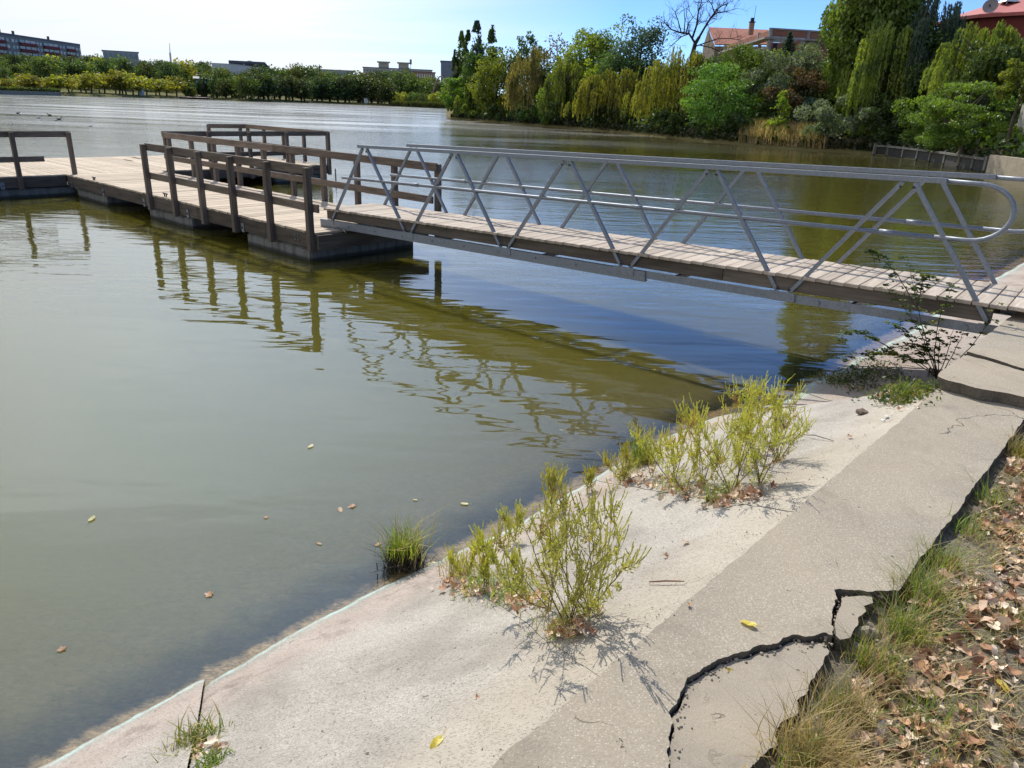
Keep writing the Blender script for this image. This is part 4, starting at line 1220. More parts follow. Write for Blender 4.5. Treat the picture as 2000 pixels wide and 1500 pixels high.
# low wall with posts
lw = tag(empty('waterside_wall', (*rb(1720, -.2), 0)), 'low dark boarded wall with upright posts along the right waterline', 'wall')
xs = [1706, 1732, 1762, 1790, 1815, 1843, 1871, 1898, 1922]
for a, b in zip(xs[:-1], xs[1:]):
    pa, pb = np.array([*rb(a, .1), 0]), np.array([*rb(b, .1), 0])
    zt_ = .62
    wchild(MB().bar(zz(pa, .1), zz(pb, .1), .12, .95), 'panel', M_boards, lw)
    wchild(MB().bar(zz(pa, .64), zz(pb, .64), .34, .12), 'cap_beam', M_float, lw)  # darker concrete on cap and posts: the trees' shade put into the colour
for a in xs:
    p = np.array([*rb(a, -.02), 0])
    wchild(MB().box(zz(p, .2), (.16, .16, 1.2)), 'post', M_float, lw)

# ================================================================== TREES
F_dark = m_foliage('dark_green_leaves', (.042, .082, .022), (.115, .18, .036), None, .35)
F_mid = m_foliage('mid_green_leaves', (.088, .15, .022), (.195, .27, .038), None, .42)
F_bright = m_foliage('bright_green_leaves', (.095, .18, .022), (.19, .28, .032), None, .46)
F_yg = m_foliage('yellow_green_leaves', (.14, .20, .022), (.29, .34, .04), (.07, .12, .02), .46)
F_gold = m_foliage('golden_willow_leaves', (.175, .19, .026), (.37, .36, .052), (.09, .13, .022), .46)
F_will = m_foliage('willow_leaves', (.135, .19, .028), (.30, .335, .05), (.06, .10, .022), .46)
F_silver = m_foliage('silver_green_leaves', (.12, .175, .095), (.27, .32, .21), (.07, .12, .05), .34)
F_brown = m_foliage('brown_thin_leaves', (.15, .125, .045), (.31, .245, .075), (.11, .13, .03), .4)
F_rust = m_foliage('rusty_leaves', (.10, .068, .03), (.19, .12, .045), (.07, .085, .025), .32)
F_blue = m_foliage('blue_green_leaves', (.040, .080, .050), (.11, .165, .115), None, .32)
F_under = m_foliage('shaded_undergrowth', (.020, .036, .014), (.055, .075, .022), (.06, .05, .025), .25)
F_acacia = m_foliage('acacia_leaves', (.075, .16, .03), (.185, .29, .05), (.07, .15, .03), .42)
F_lime = m_foliage('lime_leaves', (.20, .28, .025), (.32, .36, .04), None, .48)
F_straw = m_foliage('dry_grass_blades', (.36, .27, .12), (.62, .48, .25), (.2, .19, .07), .35, 1.5, .1)

def crown_round(R, H0, H1, L, cover, r, layered=False, lean=0., holes=.0):
    """leaf clumps through an ellipsoid R=(rx,ry), z from H0 to H1, leaf half length L"""
    rx, ry = R; hz = (H1 - H0) / 2; cz = (H0 + H1) / 2
    area = math.pi * rx * hz
    nl = int(cover * area / (L * L * 1.1)); nl = min(nl, 30000)
    nc = int(np.clip(rx * hz * 5.5, 16, 95))
    u = rnd_unit(nc, r); rad = r.uniform(.35, 1., nc) ** .45 * .86
    lump = 1 + .22 * np.sin(u[:, 0] * 5 + 1.3 * u[:, 2] * 4) + .12 * r.normal(size=nc)
    C = u * rad[:, None] * lump[:, None] * np.array([rx, ry, hz])
    C[:, 2] = np.where(C[:, 2] < 0, C[:, 2] * 1.0, C[:, 2])
    cr = r.uniform(.16, .34, nc) * min(rx, hz) + L
    w = cr ** 2; w /= w.sum()
    k = r.choice(nc, nl, p=w)
    d = rnd_unit(nl, r); rr = r.uniform(.25, 1., nl) ** .5
    P = C[k] + d * (rr * cr[k])[:, None] * (np.array([1.25, 1.25, .45]) if layered else np.array([1, 1, .85]))
    P[:, 2] += cz
    P[:, 0] += lean * (P[:, 2] - H0)
    A = rnd_unit(nl, r) + d * .5 + np.array([0, 0, -.15]); A /= np.linalg.norm(A, axis=1, keepdims=True)
    B = perp(A, r); s = L * r.uniform(.6, 1.3, nl)
    keep = P[:, 2] > .02
    return quads(P[keep], (A * s[:, None])[keep], (B * (s * .55)[:, None])[keep])
def crown_willow(R, H0, H1, L, cover, r, lean=0.):
    rx, ry = R; H = H1 - H0
    area = 2 * rx * H * .85
    nl = min(int(cover * area / (L * L * .46)), 30000)
    ncl = int(np.clip(rx * 9, 14, 60))
    a = r.uniform(0, 2 * math.pi, ncl); q = r.uniform(.1, 1., ncl) ** .55
    top = H1 - H * .55 * q ** 2.2 - r.uniform(0, .14, ncl) * H
    cx, cy = np.cos(a) * q * rx, np.sin(a) * q * ry
    bot = H0 + r.uniform(0, .35, ncl) * H * (1.1 - q) + r.uniform(0, .12, ncl) * H
    bot = np.minimum(bot, top - .12 * H)
    ln = top - bot; w = ln / ln.sum()
    k = r.choice(ncl, nl, p=w)
    ns = 16
    off = r.normal(size=(ncl, ns, 2)) * .105 * rx
    sl = r.uniform(.45, 1., (ncl, ns))
    st = r.integers(0, ns, nl)
    f = r.uniform(0, 1., nl)
    P = np.empty((nl, 3))
    drop = f * ln[k] * sl[k, st]
    out = 1 - np.exp(-drop / (.12 * H))
    dirx, diry = cx / (np.hypot(cx, cy) + .2), cy / (np.hypot(cx, cy) + .2)
    P[:, 0] = cx[k] + off[k, st, 0] + dirx[k] * .06 * rx * out + r.normal(size=nl) * .035
    P[:, 1] = cy[k] + off[k, st, 1] + diry[k] * .06 * ry * out + r.normal(size=nl) * .035
    P[:, 2] = top[k] - drop + .05 * H * (1 - (np.hypot(off[k, st, 0], off[k, st, 1]) / (.12 * rx)) ** 2).clip(-1, 1)
    P[:, 0] += lean * (P[:, 2] - H0)
    A = np.array([0, 0, -1.]) + r.normal(size=(nl, 3)) * np.array([.32, .32, .2]); A /= np.linalg.norm(A, axis=1, keepdims=True)
    B = perp(A, r); s = L * r.uniform(.7, 1.4, nl)
    keep = P[:, 2] > .03
    return quads(P[keep], (A * s[:, None])[keep], (B * (s * .26)[:, None])[keep])
def crown_poplar(R, H0, H1, L, cover, r, lean=0.):
    rx = R[0]; H = H1 - H0
    nl = min(int(cover * rx * H * 1.6 / (L * L * 1.)), 42000)
    f = r.uniform(0, 1, nl)
    prof = np.sin(np.pi * np.clip(f * .82 + .16, 0, 1)) ** .7 * (1 - .35 * f)
    nb = int(H * 3.5); bf = r.uniform(0, 1, nb); ba = r.uniform(0, 2 * math.pi, nb)
    k = r.integers(0, nb, nl)
    ang = ba[k] + r.normal(size=nl) * .45
    f = np.clip(bf[k] + np.abs(r.normal(size=nl)) * .05 - .02, 0, 1)
    prof = np.clip(np.sin(np.pi * np.clip(f * .72 + .2, 0, 1)), 0, 1) ** .8 * (1 - .18 * f) * (1 + .16 * np.sin(f * 23 + ang * 2))
    q = prof * rx * r.uniform(.2, 1.05, nl) ** .6
    P = np.stack([np.cos(ang) * q, np.sin(ang) * q, H0 + f * H], 1)
    P[:, 0] += lean * (P[:, 2] - H0)
    A = np.array([0, 0, .9]) + r.normal(size=(nl, 3)) * .55; A /= np.linalg.norm(A, axis=1, keepdims=True)
    B = perp(A, r); s = L * r.uniform(.6, 1.3, nl)
    return quads(P, A * s[:, None], B * (s * .5)[:, None])
def crown_conifer(R, H0, H1, L, cover, r, lean=0.):
    nl = min(int(cover * R[0] * (H1 - H0) / (L * L * .7)), 9000)
    f = r.uniform(0, 1, nl) ** .8
    tier = np.floor(f * 11) / 11
    a = np.floor(r.uniform(0, 9, nl)) * .7 + tier * 9 + r.normal(size=nl) * .12
    q = (1 - tier) * R[0] * r.uniform(.05, 1, nl)
    P = np.stack([np.cos(a) * q, np.sin(a) * q, H0 + tier * (H1 - H0) + .06 * (H1 - H0) - q * .35 + r.normal(size=nl) * .05], 1)
    A = np.stack([np.cos(a), np.sin(a), -.35 + 0 * a], 1) + r.normal(size=(nl, 3)) * .3; A /= np.linalg.norm(A, axis=1, keepdims=True)
    B = perp(A, r); s = L * r.uniform(.6, 1.2, nl)
    return quads(P, A * s[:, None], B * (s * .4)[:, None])
def limbs(mb, r, H0, H1, R, r0, n=7, lean=0., droop=False):
    """tapered trunk with limbs reaching into the crown"""
    top = H0 + (H1 - H0) * .72
    tp = [np.array([lean * z + .12 * r0 * 6 * math.sin(z * 1.1 + r0 * 40), .1 * math.sin(z * .8), z]) for z in np.linspace(-.4, top, 7)]
    mb.tube(tp, [r0 * (1.25 - .95 * i / 6) for i in range(7)], 7)
    for i in range(n):
        f = r.uniform(.25, .85); z = H0 * .7 + (top - H0 * .7) * f
        a = r.uniform(0, 2 * math.pi); ln = R * r.uniform(.55, .95)
        b = np.array([lean * z, 0, z])
        pts = [b + np.array([math.cos(a) * ln * t, math.sin(a) * ln * t, (.55 * ln * t if not droop else .8 * ln * t - .5 * ln * t * t)]) for t in (0, .35, .7, 1.)]
        mb.tube(pts, [r0 * .45, r0 * .33, r0 * .2, r0 * .07], 5)
CR = {'round': crown_round, 'willow': crown_willow, 'poplar': crown_poplar, 'conifer': crown_conifer}
def tree(name, label, kind, x0, x1, ytop, ybot, extra, mat, cat='tree', cover=4.2, leaf=None, bark=None, seed=None, group=None, lean=0., trunk=True, layered=False, px=None, depth_ratio=.85, r0=None):
    """a tree standing on the right bank; x0..x1 and ytop..ybot give its real width and height at its own distance"""
    r = np.random.default_rng(abs(hash((x0, x1, ytop))) % 99991 if seed is None else seed)
    cx = (x0 + x1) / 2 if px is None else px
    b = rb(cx, extra); d = hd(b); g = zr(cx, extra)
    along = d * math.cos(math.atan2(b[0], b[1]))
    cxm = (x0 + x1) / 2
    c = at_depth(cxm, (ytop + ybot) / 2, d)
    rx = (x1 - x0) / 2 * along / F
    H1 = at_depth(cxm, ytop, d)[2] - g; H0 = max(.05, at_depth(cxm, ybot, d)[2] - g)
    L = leaf or max(.085, .0017 * d)
    base = np.array([c[0], c[1], g])
    root = tag(empty(name, tuple(base)), label, cat, group)
    cover *= 1.3
    if kind in ('round', 'willow'):
        gx = rx * (.17 if kind == 'round' else .08); rx += gx
        if kind == 'round': H1 += .06 * (H1 - H0)
    if extra < 6 and kind in ('round', 'willow') and ybot > np.interp(cx, RBX, RBY) - 45: H0 = .02; extra_low = True
    kw = dict(lean=lean)
    if kind == 'round': kw['layered'] = layered
    V, Q = CR[kind]((rx, rx * depth_ratio), H0, H1, L, cover, r, **kw)
    o = link('crown', np_mesh('crown', V, Q, mat), root)
    if trunk:
        m = MB(); limbs(m, r, max(H0, .15 * H1), H1, rx, r0 or max(.07, .022 * H1), 8, lean)
        m.build('trunk', bark or M_bark, root, True)
    return root
T = tree
# the tip of the peninsula
T('small_tree', 'bright green bushy tree at the tip of the right bank', 'round', 868, 906, 150, 230, 1.5, F_bright, cover=4)
T('poplar', 'slender short poplar, nearest to the bank tip', 'poplar', 880, 899, 98, 215, 10, F_dark, bark=M_barkpale)
T('poplar', 'slim brownish poplar, first of the tall row from the bank tip', 'poplar', 890, 912, 62, 215, 14, F_mid)
T('poplar', 'narrow poplar close behind the slim brownish poplar', 'poplar', 902, 924, 60, 215, 18, F_dark)
T('poplar', 'tallest pointed dark poplar of the row', 'poplar', 914, 946, 42, 205, 14, F_blue)
T('poplar', 'dark poplar standing alone on the right of the row', 'poplar', 947, 974, 50, 200, 16, F_dark)
T('broad_tree', 'dark green tree filling the gap between the poplars', 'round', 908, 950, 100, 215, 8, F_dark)
T('broad_tree', 'dark tree behind the yellow green tree, below the lone poplar', 'round', 938, 975, 78, 180, 12, F_dark)
T('willow', 'small light green willow drooping low near the bank tip', 'willow', 893, 935, 160, 226, 2, F_will, 'tree', trunk=False)
T('broad_tree', 'big yellow green broad tree next to the dark poplars', 'round', 928, 1014, 100, 232, 4, F_yg, cover=4.6)
T('waterside_bush', 'bright green bush hanging over the water below the yellow green tree', 'round', 896, 944, 206, 236, .4, F_bright, 'bush', trunk=False)
T('broad_tree', 'dark green treetop showing behind the brown willow', 'round', 1008, 1052, 66, 150, 14, F_dark)
T('willow', 'brown thinning willow with bare drooping twigs', 'willow', 998, 1078, 78, 240, 3.5, F_brown, cover=2.6)
T('broad_tree', 'pinkish brown almost leafless treetop behind the willows', 'round', 1058, 1118, 72, 150, 12, F_rust, cover=1.0)
T('willow', 'green willow with a dark hollow beneath, left of the golden willows', 'willow', 1062, 1146, 108, 250, 3, F_will, cover=4.2)
T('waterside_bush', 'green leafy shrub at the foot of the green willow', 'round', 1052, 1100, 160, 250, 1.2, F_mid, 'bush', cover=3.6, trunk=False)
T('broad_tree', 'round topped yellow green tree above the willows', 'round', 1098, 1204, 58, 200, 14, F_yg, cover=4.4)
T('small_tree', 'lime green sapling between the green and golden willows', 'round', 1140, 1176, 118, 205, 6, F_lime, cover=3)
T('willow', 'shorter golden willow, left of the two golden ones', 'willow', 1128, 1262, 128, 262, 3, F_gold, cover=4.2)
T('silver_poplar', 'silver green poplar with loose open crown above golden willows', 'round', 1206, 1292, 42, 190, 13, F_blue, cover=2.6)
T('willow', 'tall golden willow with long curtains touching the water', 'willow', 1250, 1402, 88, 276, 4, F_gold, cover=4.6)
T('acacia', 'fresh green feathery acacia leaning over the water', 'round', 1346, 1458, 122, 282, 1.5, F_acacia, cover=3.0, layered=True)
T('broad_tree', 'dark mottled tree in front of the unfinished brick house', 'round', 1408, 1512, 86, 230, 9, F_mid, cover=3.8)
T('conifer', 'small dark spruce in front of the brick wall', 'conifer', 1512, 1566, 62, 130, 20, F_blue, cover=6)
T('silver_bush', 'wide silvery bush with spraying branches below the brick house', 'round', 1478, 1612, 95, 215, 8, F_silver, 'bush', cover=3.4)
T('rusty_shrub', 'rust red shrub below the silvery bush', 'round', 1528, 1622, 138, 225, 5.5, F_rust, 'bush', cover=3.4, trunk=False)
T('dark_shrub', 'grey green shrub in the shade under the rusty shrub', 'round', 1530, 1600, 168, 250, 4.5, F_blue, 'bush', cover=3.6, trunk=False)
T('sapling', 'young lime green sapling standing in the dry grass', 'poplar', 1502, 1542, 178, 282, 2.2, F_lime, cover=3.0)
T('tall_tree', 'tall dark tree cut off by the top of the photo', 'poplar', 1640, 1790, -330, 235, 8, F_mid, cover=8, r0=.3, leaf=.19)
T('tall_tree', 'dark leafy crown at the top, behind the bright hanging willow', 'round', 1650, 1790, -60, 140, 11, F_dark, cover=6)
T('willow', 'big bright willow with layered hanging boughs, right of the brick house', 'willow', 1646, 1796, 22, 290, 4.5, F_will, cover=4.6)
T('willow', 'low willow bough above the grey green bush', 'willow', 1672, 1712, 205, 262, 2.4, F_will, cover=4, trunk=False)
T('willow', 'dark upright willow reaching the top of the photo', 'willow', 1762, 1884, -22, 215, 10, F_blue, cover=4.2)
T('willow', 'shaded willow below the red conical roof', 'willow', 1838, 1990, 38, 200, 8, F_will, cover=4.4)
T('grey_bush', 'large grey green bush by the dry grass', 'round', 1582, 1704, 182, 300, 1.6, F_silver, 'bush', cover=3.6, trunk=False)
T('dark_shrub', 'dark shrub mass under the big bright willow', 'round', 1690, 1800, 190, 306, 2.6, F_dark, 'bush', cover=4, trunk=False)
T('dark_shrub', 'dark shrub between the willow and the leaning tree', 'round', 1768, 1860, 170, 312, 3., F_mid, 'bush', cover=3.4, trunk=False)
T('leaning_tree', 'green tree leaning over the low waterside wall', 'round', 1812, 1978, 160, 306, 1.6, F_mid, cover=3.6, layered=True, bark=M_barkpale, lean=-.12)
T('small_tree', 'yellowish green tree at the right edge above the wall', 'round', 1960, 2040, 120, 215, 5, F_yg, cover=4)
T('creeper', 'reddish creeper on the side of the red building', 'round', 1972, 2012, 75, 140, 14, F_rust, 'creeper', cover=3.5, trunk=False)
# the bank goes on beyond the frame
for x0, x1, yt, e_, mt, lab in ((2060, 2190, 120, 7, F_mid, 'green tree just outside the right edge'), (2170, 2330, 60, 12, F_will, 'tall green tree well outside the right edge'), (2300, 2440, 150, 6, F_yg, 'yellow green tree farthest outside the right edge')):
    T('broad_tree', lab, 'round', x0, x1, yt, np.interp((x0 + x1) / 2, RBX, RBY), e_, mt, cover=3.5)
# masses of dark trees behind, seen in the gaps
for x0, x1, yt, lab in ((1040, 1130, 120, 'shaded tree behind the brown willow'), (1160, 1260, 105, 'shaded tree behind the shorter golden willow'), (1350, 1440, 118, 'shaded tree behind the feathery acacia'),
                        (1600, 1680, 120, 'shaded tree behind the grey green bush'), (1750, 1860, 60, 'shaded tree behind the dark upright willow'), (1880, 2000, 90, 'shaded tree behind the leaning tree')):
    T('broad_tree', lab, 'round', x0, x1, yt, 240, 9, F_dark, cover=4)
# dark hollow shrubs along the waterline
for i, (x0, x1, yt, lab) in enumerate(((950, 1010, 208, 'below the yellow green tree'), (1005, 1065, 205, 'below the brown willow'), (1075, 1140, 195, 'under the green willow'), (1150, 1250, 205, 'under the shorter golden willow'),
                                  (1270, 1360, 205, 'under the tall golden willow'), (1420, 1475, 215, 'right of the feathery acacia'), (1800, 1880, 235, 'behind the low wall'))):
    T('dark_shrub', 'dark low shrub at the waterline ' + lab, 'round', x0, x1, yt, np.interp((x0 + x1) / 2, RBX, RBY) + 2, 1.4, F_dark, 'bush', cover=3.6, trunk=False)
# dead tree
def bare_tree():
    r = np.random.default_rng(21)
    d = hd(rb(1352, 11)); g = zr(1352, 11)
    b = at_depth(1352, 130, d); base = np.array([b[0], b[1], g])
    root = tag(empty('dead_tree', tuple(base)), 'bare dead tree with twisted black branches above the golden willow', 'tree')
    def W(px, py): return at_depth(px, py, d) - base
    m = MB()
    m.tube([np.array([0, 0, -.3]), W(1352, 110), W(1358, 85), W(1366, 72)], [.3, .25, .2, .16], 7)
    m.build('trunk', M_dead, root, True)
    m = MB()
    def twig(p, dr, ln, rad, lev):
        pts = [p]; q = p.copy(); dd = dr.copy(); n = 5
        for i in range(n):
            dd = dd + r.normal(size=3) * .22 + np.array([0, 0, .04]); dd /= np.linalg.norm(dd)
            q = q + dd * ln / n; pts.append(q.copy())
        m.tube(pts, [rad * (1 - .75 * i / n) for i in range(n + 1)], 4)
        if lev > 0:
            for _ in range(4 if lev > 1 else 5):
                i = r.integers(1, n + 1)
                nd = dd + r.normal(size=3) * .75; nd /= np.linalg.norm(nd)
                twig(pts[i], nd, ln * r.uniform(.4, .65), rad * .45, lev - 1)
    main = [[(1366, 72), (1378, 52), (1390, 34), (1397, 20), (1412, 10), (1424, 6)], [(1390, 34), (1402, 24), (1418, 22), (1428, 20)], [(1395, 24), (1393, 8), (1380, 2)],
            [(1358, 85), (1345, 66), (1330, 62), (1312, 56), (1300, 44)], [(1345, 66), (1330, 72), (1318, 84), (1306, 96)], [(1352, 75), (1360, 50), (1361, 25), (1370, 4)],
            [(1340, 64), (1345, 45), (1352, 35), (1345, 22)], [(1360, 90), (1382, 82), (1402, 76), (1430, 74), (1440, 78)], [(1366, 88), (1392, 92), (1410, 102)], [(1330, 62), (1322, 40), (1318, 26)], [(1336, 64), (1338, 40), (1334, 20)]]
    for li, st in enumerate(main):
        pts = [W(x, y) + np.array([0, r.uniform(-.8, .8), 0]) for x, y in st]
        pts[0] = W(*st[0])
        rad = .115 if li in (0, 3, 5) else .065
        m.tube(pts, [rad * (1 - .8 * i / len(pts)) for i in range(len(pts))], 6)
        for i in range(1, len(pts)):
            dv = pts[i] - pts[i - 1]; dv /= np.linalg.norm(dv)
            for _ in range(4):
                nd = dv + r.normal(size=3) * .7; nd /= np.linalg.norm(nd)
                twig(pts[i], nd, r.uniform(.7, 1.9), rad * .3, 1)
    m.build('branch', M_dead, root, True)
M_dead = m_simple('dead_bark', (.035, .026, .024), .95, 0, .3, 3)
bare_tree()
# dry grass mound and the rank growth along the waterline
def blades(P, hgt, r, lean=.35, w=.012, seg=2):
    """upright grass blades rooted at P (n,3)"""
    n = len(P)
    h = hgt * r.uniform(.5, 1.15, n); a = r.uniform(0, 2 * math.pi, n)
    ln = lean * r.uniform(.1, 1.2, n) * h
    dx, dy = np.cos(a), np.sin(a)
    sx, sy = -dy, dx
    V = np.empty((n, 6, 3))
    for i, (f, ww) in enumerate(((0, 1.), (.55, .75), (1., .08))):
        c = P + np.stack([dx * ln * f * f, dy * ln * f * f, h * f * (1 - .12 * f)], 1)
        o = np.stack([sx, sy, 0 * sx], 1) * (w * ww) * (h / hgt)[:, None] ** .5
        V[:, i * 2] = c - o; V[:, i * 2 + 1] = c + o
    b = np.arange(n)[:, None] * 6
    Q = np.concatenate([b + np.array([0, 1, 3, 2]), b + np.array([2, 3, 5, 4])])
    return V.reshape(-1, 3), Q
r = np.random.default_rng(3)
n = 9000
px = r.uniform(1440, 1612, n); e_ = r.uniform(.2, 6, n)
P = np.array([(*rb(x, e), zr(x, e) - .1 + .5 * math.exp(-((e - 2.5) / 2) ** 2)) for x, e in zip(px, e_)])
V, Q = blades(P, 1.0, r, .5, .035)
tag(link('dry_grass', np_mesh('dry_grass', V, Q, F_straw)), 'pale dry grass on the sunny mound beside the lime sapling', 'grass', kind='stuff')
n = 15000
px = r.uniform(880, 2040, n); e_ = np.abs(r.normal(size=n)) * 1.3 + .3
ok = (px < 1435) | (px > 1600) | (e_ < .5)
px, e_ = px[ok], e_[ok]
P = np.array([(*rb(x, e), zr(x, e) + r.uniform(0, .55)) for x, e in zip(px, e_)])
A = rnd_unit(len(P), r); B = perp(A, r)
V, Q = quads(P, A * .2, B * .1)
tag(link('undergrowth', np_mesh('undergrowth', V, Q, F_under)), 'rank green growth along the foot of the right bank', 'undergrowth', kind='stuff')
n = 24000
px = r.uniform(900, 2060, n); e_ = r.uniform(1., 26, n)
P = np.array([(*rb(x, e), zr(x, e) + abs(r.normal()) * .5) for x, e in zip(px, e_)])
A = rnd_unit(len(P), r); B = perp(A, r)
V, Q = quads(P, A * .3, B * .17)
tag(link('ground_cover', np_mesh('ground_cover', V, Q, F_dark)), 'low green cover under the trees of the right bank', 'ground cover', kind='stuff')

# ---- the far shore: copies of a few tree shapes
def far_proto(kind, w, h, mat, seed, trunk=.25):
    r = np.random.default_rng(seed)
    if kind == 'round': V, Q = crown_round((w / 2, w / 2), h * trunk, h, .42, 3.6, r)
    elif kind == 'poplar': V, Q = crown_poplar((w / 2, w / 2), h * .08, h, .4, 3.6, r)
    else: V, Q = crown_conifer((w / 2, w / 2), h * .08, h, .42, 5, r)
    m = MB(); limbs(m, r, h * trunk, h, w / 2, .03 * h, 4)
    tv = np.array(m.v); 
    tq = np.array([f if len(f) == 4 else (f[0], f[1], f[2], f[-1]) for f in m.f if len(f) == 4])
    VV = np.concatenate([V, tv]); QQ = np.concatenate([Q, tq + len(V)])
    return np_mesh('far_tree', VV, QQ, [mat, M_bark], np.r_[np.zeros(len(Q), int), np.ones(len(tq), int)])
G_yel = m_foliage('autumn_yellow_leaves', (.20, .21, .028), (.42, .38, .05), (.40, .28, .035), .46, .25, .3)
G_dk = m_foliage('far_dark_leaves', (.032, .062, .022), (.095, .140, .034), (.12, .14, .03), .33, .3, .42)
G_md = m_foliage('far_green_leaves', (.050, .090, .022), (.145, .185, .038), (.17, .17, .035), .38, .3, .42)
protos = {}
for nm, kind, w, h, mat, sds, tr in (('yel', 'round', 6, 7, G_yel, (1, 2, 3), .22), ('dk', 'round', 8.6, 11, G_dk, (4, 5, 6, 14), .04), ('md', 'round', 8.6, 10, G_md, (7, 8, 9), .05),
                                 ('pop', 'poplar', 3.2, 13, G_md, (10, 11), .1), ('con', 'conifer', 4.5, 11, G_dk, (12,), .1)):
    protos[nm] = [(far_proto(kind, w, h, mat, s, tr), h, w) for s in sds]
def far_tree(kind, px, ytop, extra, label, group, name='far_tree', wide=1.):
    me, h, w = random.choice(protos[kind])
    b = lb(px, extra); g = zl(px, extra)
    H = at_depth(px, ytop, hd(b))[2] - g
    H = max(2.5, H)
    o = link(name, me)
    sc = H / h
    o.location = (b[0], b[1], g - .1); o.scale = (sc * wide * random.uniform(.9, 1.25) , sc * wide * random.uniform(.9, 1.25), sc)
    o.rotation_euler = (0, 0, random.uniform(0, 6.28))
    tag(o, label, 'tree', group)
    return o
ip = lambda x, pts: float(np.interp(x, [p[0] for p in pts], [p[1] for p in pts]))
front = [(-40, 150), (60, 146), (100, 150), (140, 147), (190, 143), (240, 139), (260, 150), (300, 146), (345, 152)]
x = -30
while x < 352:
    far_tree('yel', x + random.uniform(-4, 4), ip(x, front) + random.uniform(-5, 7), random.uniform(4, 14), 'small yellowing tree in the front row along the far shore', 'small yellowing trees lining the far shore', wide=1.2)
    x += random.uniform(10, 17)
hill = [(-40, 128), (0, 120), (60, 118), (110, 116), (170, 118), (230, 122), (300, 126), (370, 128)]
x = -36
while x < 372:
    far_tree(random.choice(['dk', 'dk', 'md', 'md', 'md', 'yel' if random.random() < .4 else 'md']), x + random.uniform(-4, 4), ip(x, hill) + random.uniform(-12, 8), random.uniform(34, 60), 'green tree on the far wooded hillside, behind the yellowing row', 'green trees on the far hillside')
    x += random.uniform(11, 17)
sky_l = [(-40, 106), (0, 104), (40, 103), (72, 110), (110, 112), (150, 106), (190, 108), (235, 112), (280, 112), (330, 118), (420, 122)]
x = -40
while x < 430:
    far_tree(random.choice(['dk', 'dk', 'md', 'dk']), x + random.uniform(-4, 4), ip(x, sky_l) + random.uniform(-4, 6), random.uniform(95, 125), 'dark tree on the crest of the far hill against the sky', 'dark trees on the crest of the far hill', wide=.95)
    x += random.uniform(8, 13)
for x, y in ((95, 109), (118, 101)):
    far_tree('con', x, y, 80, 'pointed dark conifer just below the apartment block', 'dark conifers below the apartment block', 'far_conifer')
for x, y in ((366, 158), (377, 160), (387, 159)):
    far_tree('dk', x, y, 8, 'low dark tree in front of the boathouse', 'low dark trees before the boathouse')
for x, y in ((206, 112), (228, 107), (241, 140)):
    far_tree('yel', x, y, 88 if y < 130 else 10, 'bright yellow treetop below the low grey building' if y < 130 else 'tallest orange yellow tree of the far front row', 'bright yellow treetops below the grey building' if y < 130 else None)
low = [(365, 146), (420, 150), (480, 146), (560, 146), (640, 150), (700, 142), (730, 142), (765, 160), (800, 178), (870, 178)]
x = 395
while x < 768:
    far_tree(random.choice(['dk', 'dk', 'dk', 'md']), x + random.uniform(-4, 4), ip(x, low) + random.uniform(-6, 8), random.uniform(3, 14), 'dense dark tree at the edge of the far shore', 'dense dark trees at the far waterline', wide=1.1)
    x += random.uniform(10, 15)
for x in (396, 402, 418, 424, 441, 468, 474):
    far_tree('pop', x, random.uniform(142, 152), random.uniform(3, 7), 'narrow poplar standing among the dark trees of the far shore', 'narrow poplars on the far shore', 'far_poplar', wide=.85)
midr = [(365, 132), (430, 130), (480, 136), (520, 124), (545, 126), (575, 130), (610, 130), (650, 138), (700, 140), (735, 134), (775, 136), (800, 136), (830, 146), (875, 158)]
x = 368
while x < 880:
    far_tree(random.choice(['dk', 'md', 'md', 'dk']), x + random.uniform(-4, 4), ip(x, midr) + random.uniform(-4, 7), random.uniform(40, 75), 'dark tree in the second row behind the far shore trees', 'dark trees behind the far waterline')
    x += random.uniform(9, 13)
x = 772
while x < 884:
    far_tree(random.choice(['yel', 'md', 'md']), x, random.uniform(175, 186), random.uniform(3, 16), 'low yellow green tree by the reeds across the lake', 'low yellow green trees by the far reeds')
    x += random.uniform(8, 12)
st0 = random.getstate()
for x0 in range(-900, -45, 17):
    far_tree('yel', x0, ip(x0, front) + (x0 + 40) * .026 + random.uniform(-5, 7), random.uniform(4, 14), 'yellowing tree of the shore row beyond the left frame edge', 'trees beyond the left frame edge', wide=1.2)
    far_tree(random.choice(['dk', 'md']), x0 + 8, 116 + (x0 + 40) * .026 + random.uniform(-8, 10), random.uniform(34, 110), 'green tree of the hillside beyond the left frame edge', 'trees beyond the left frame edge')
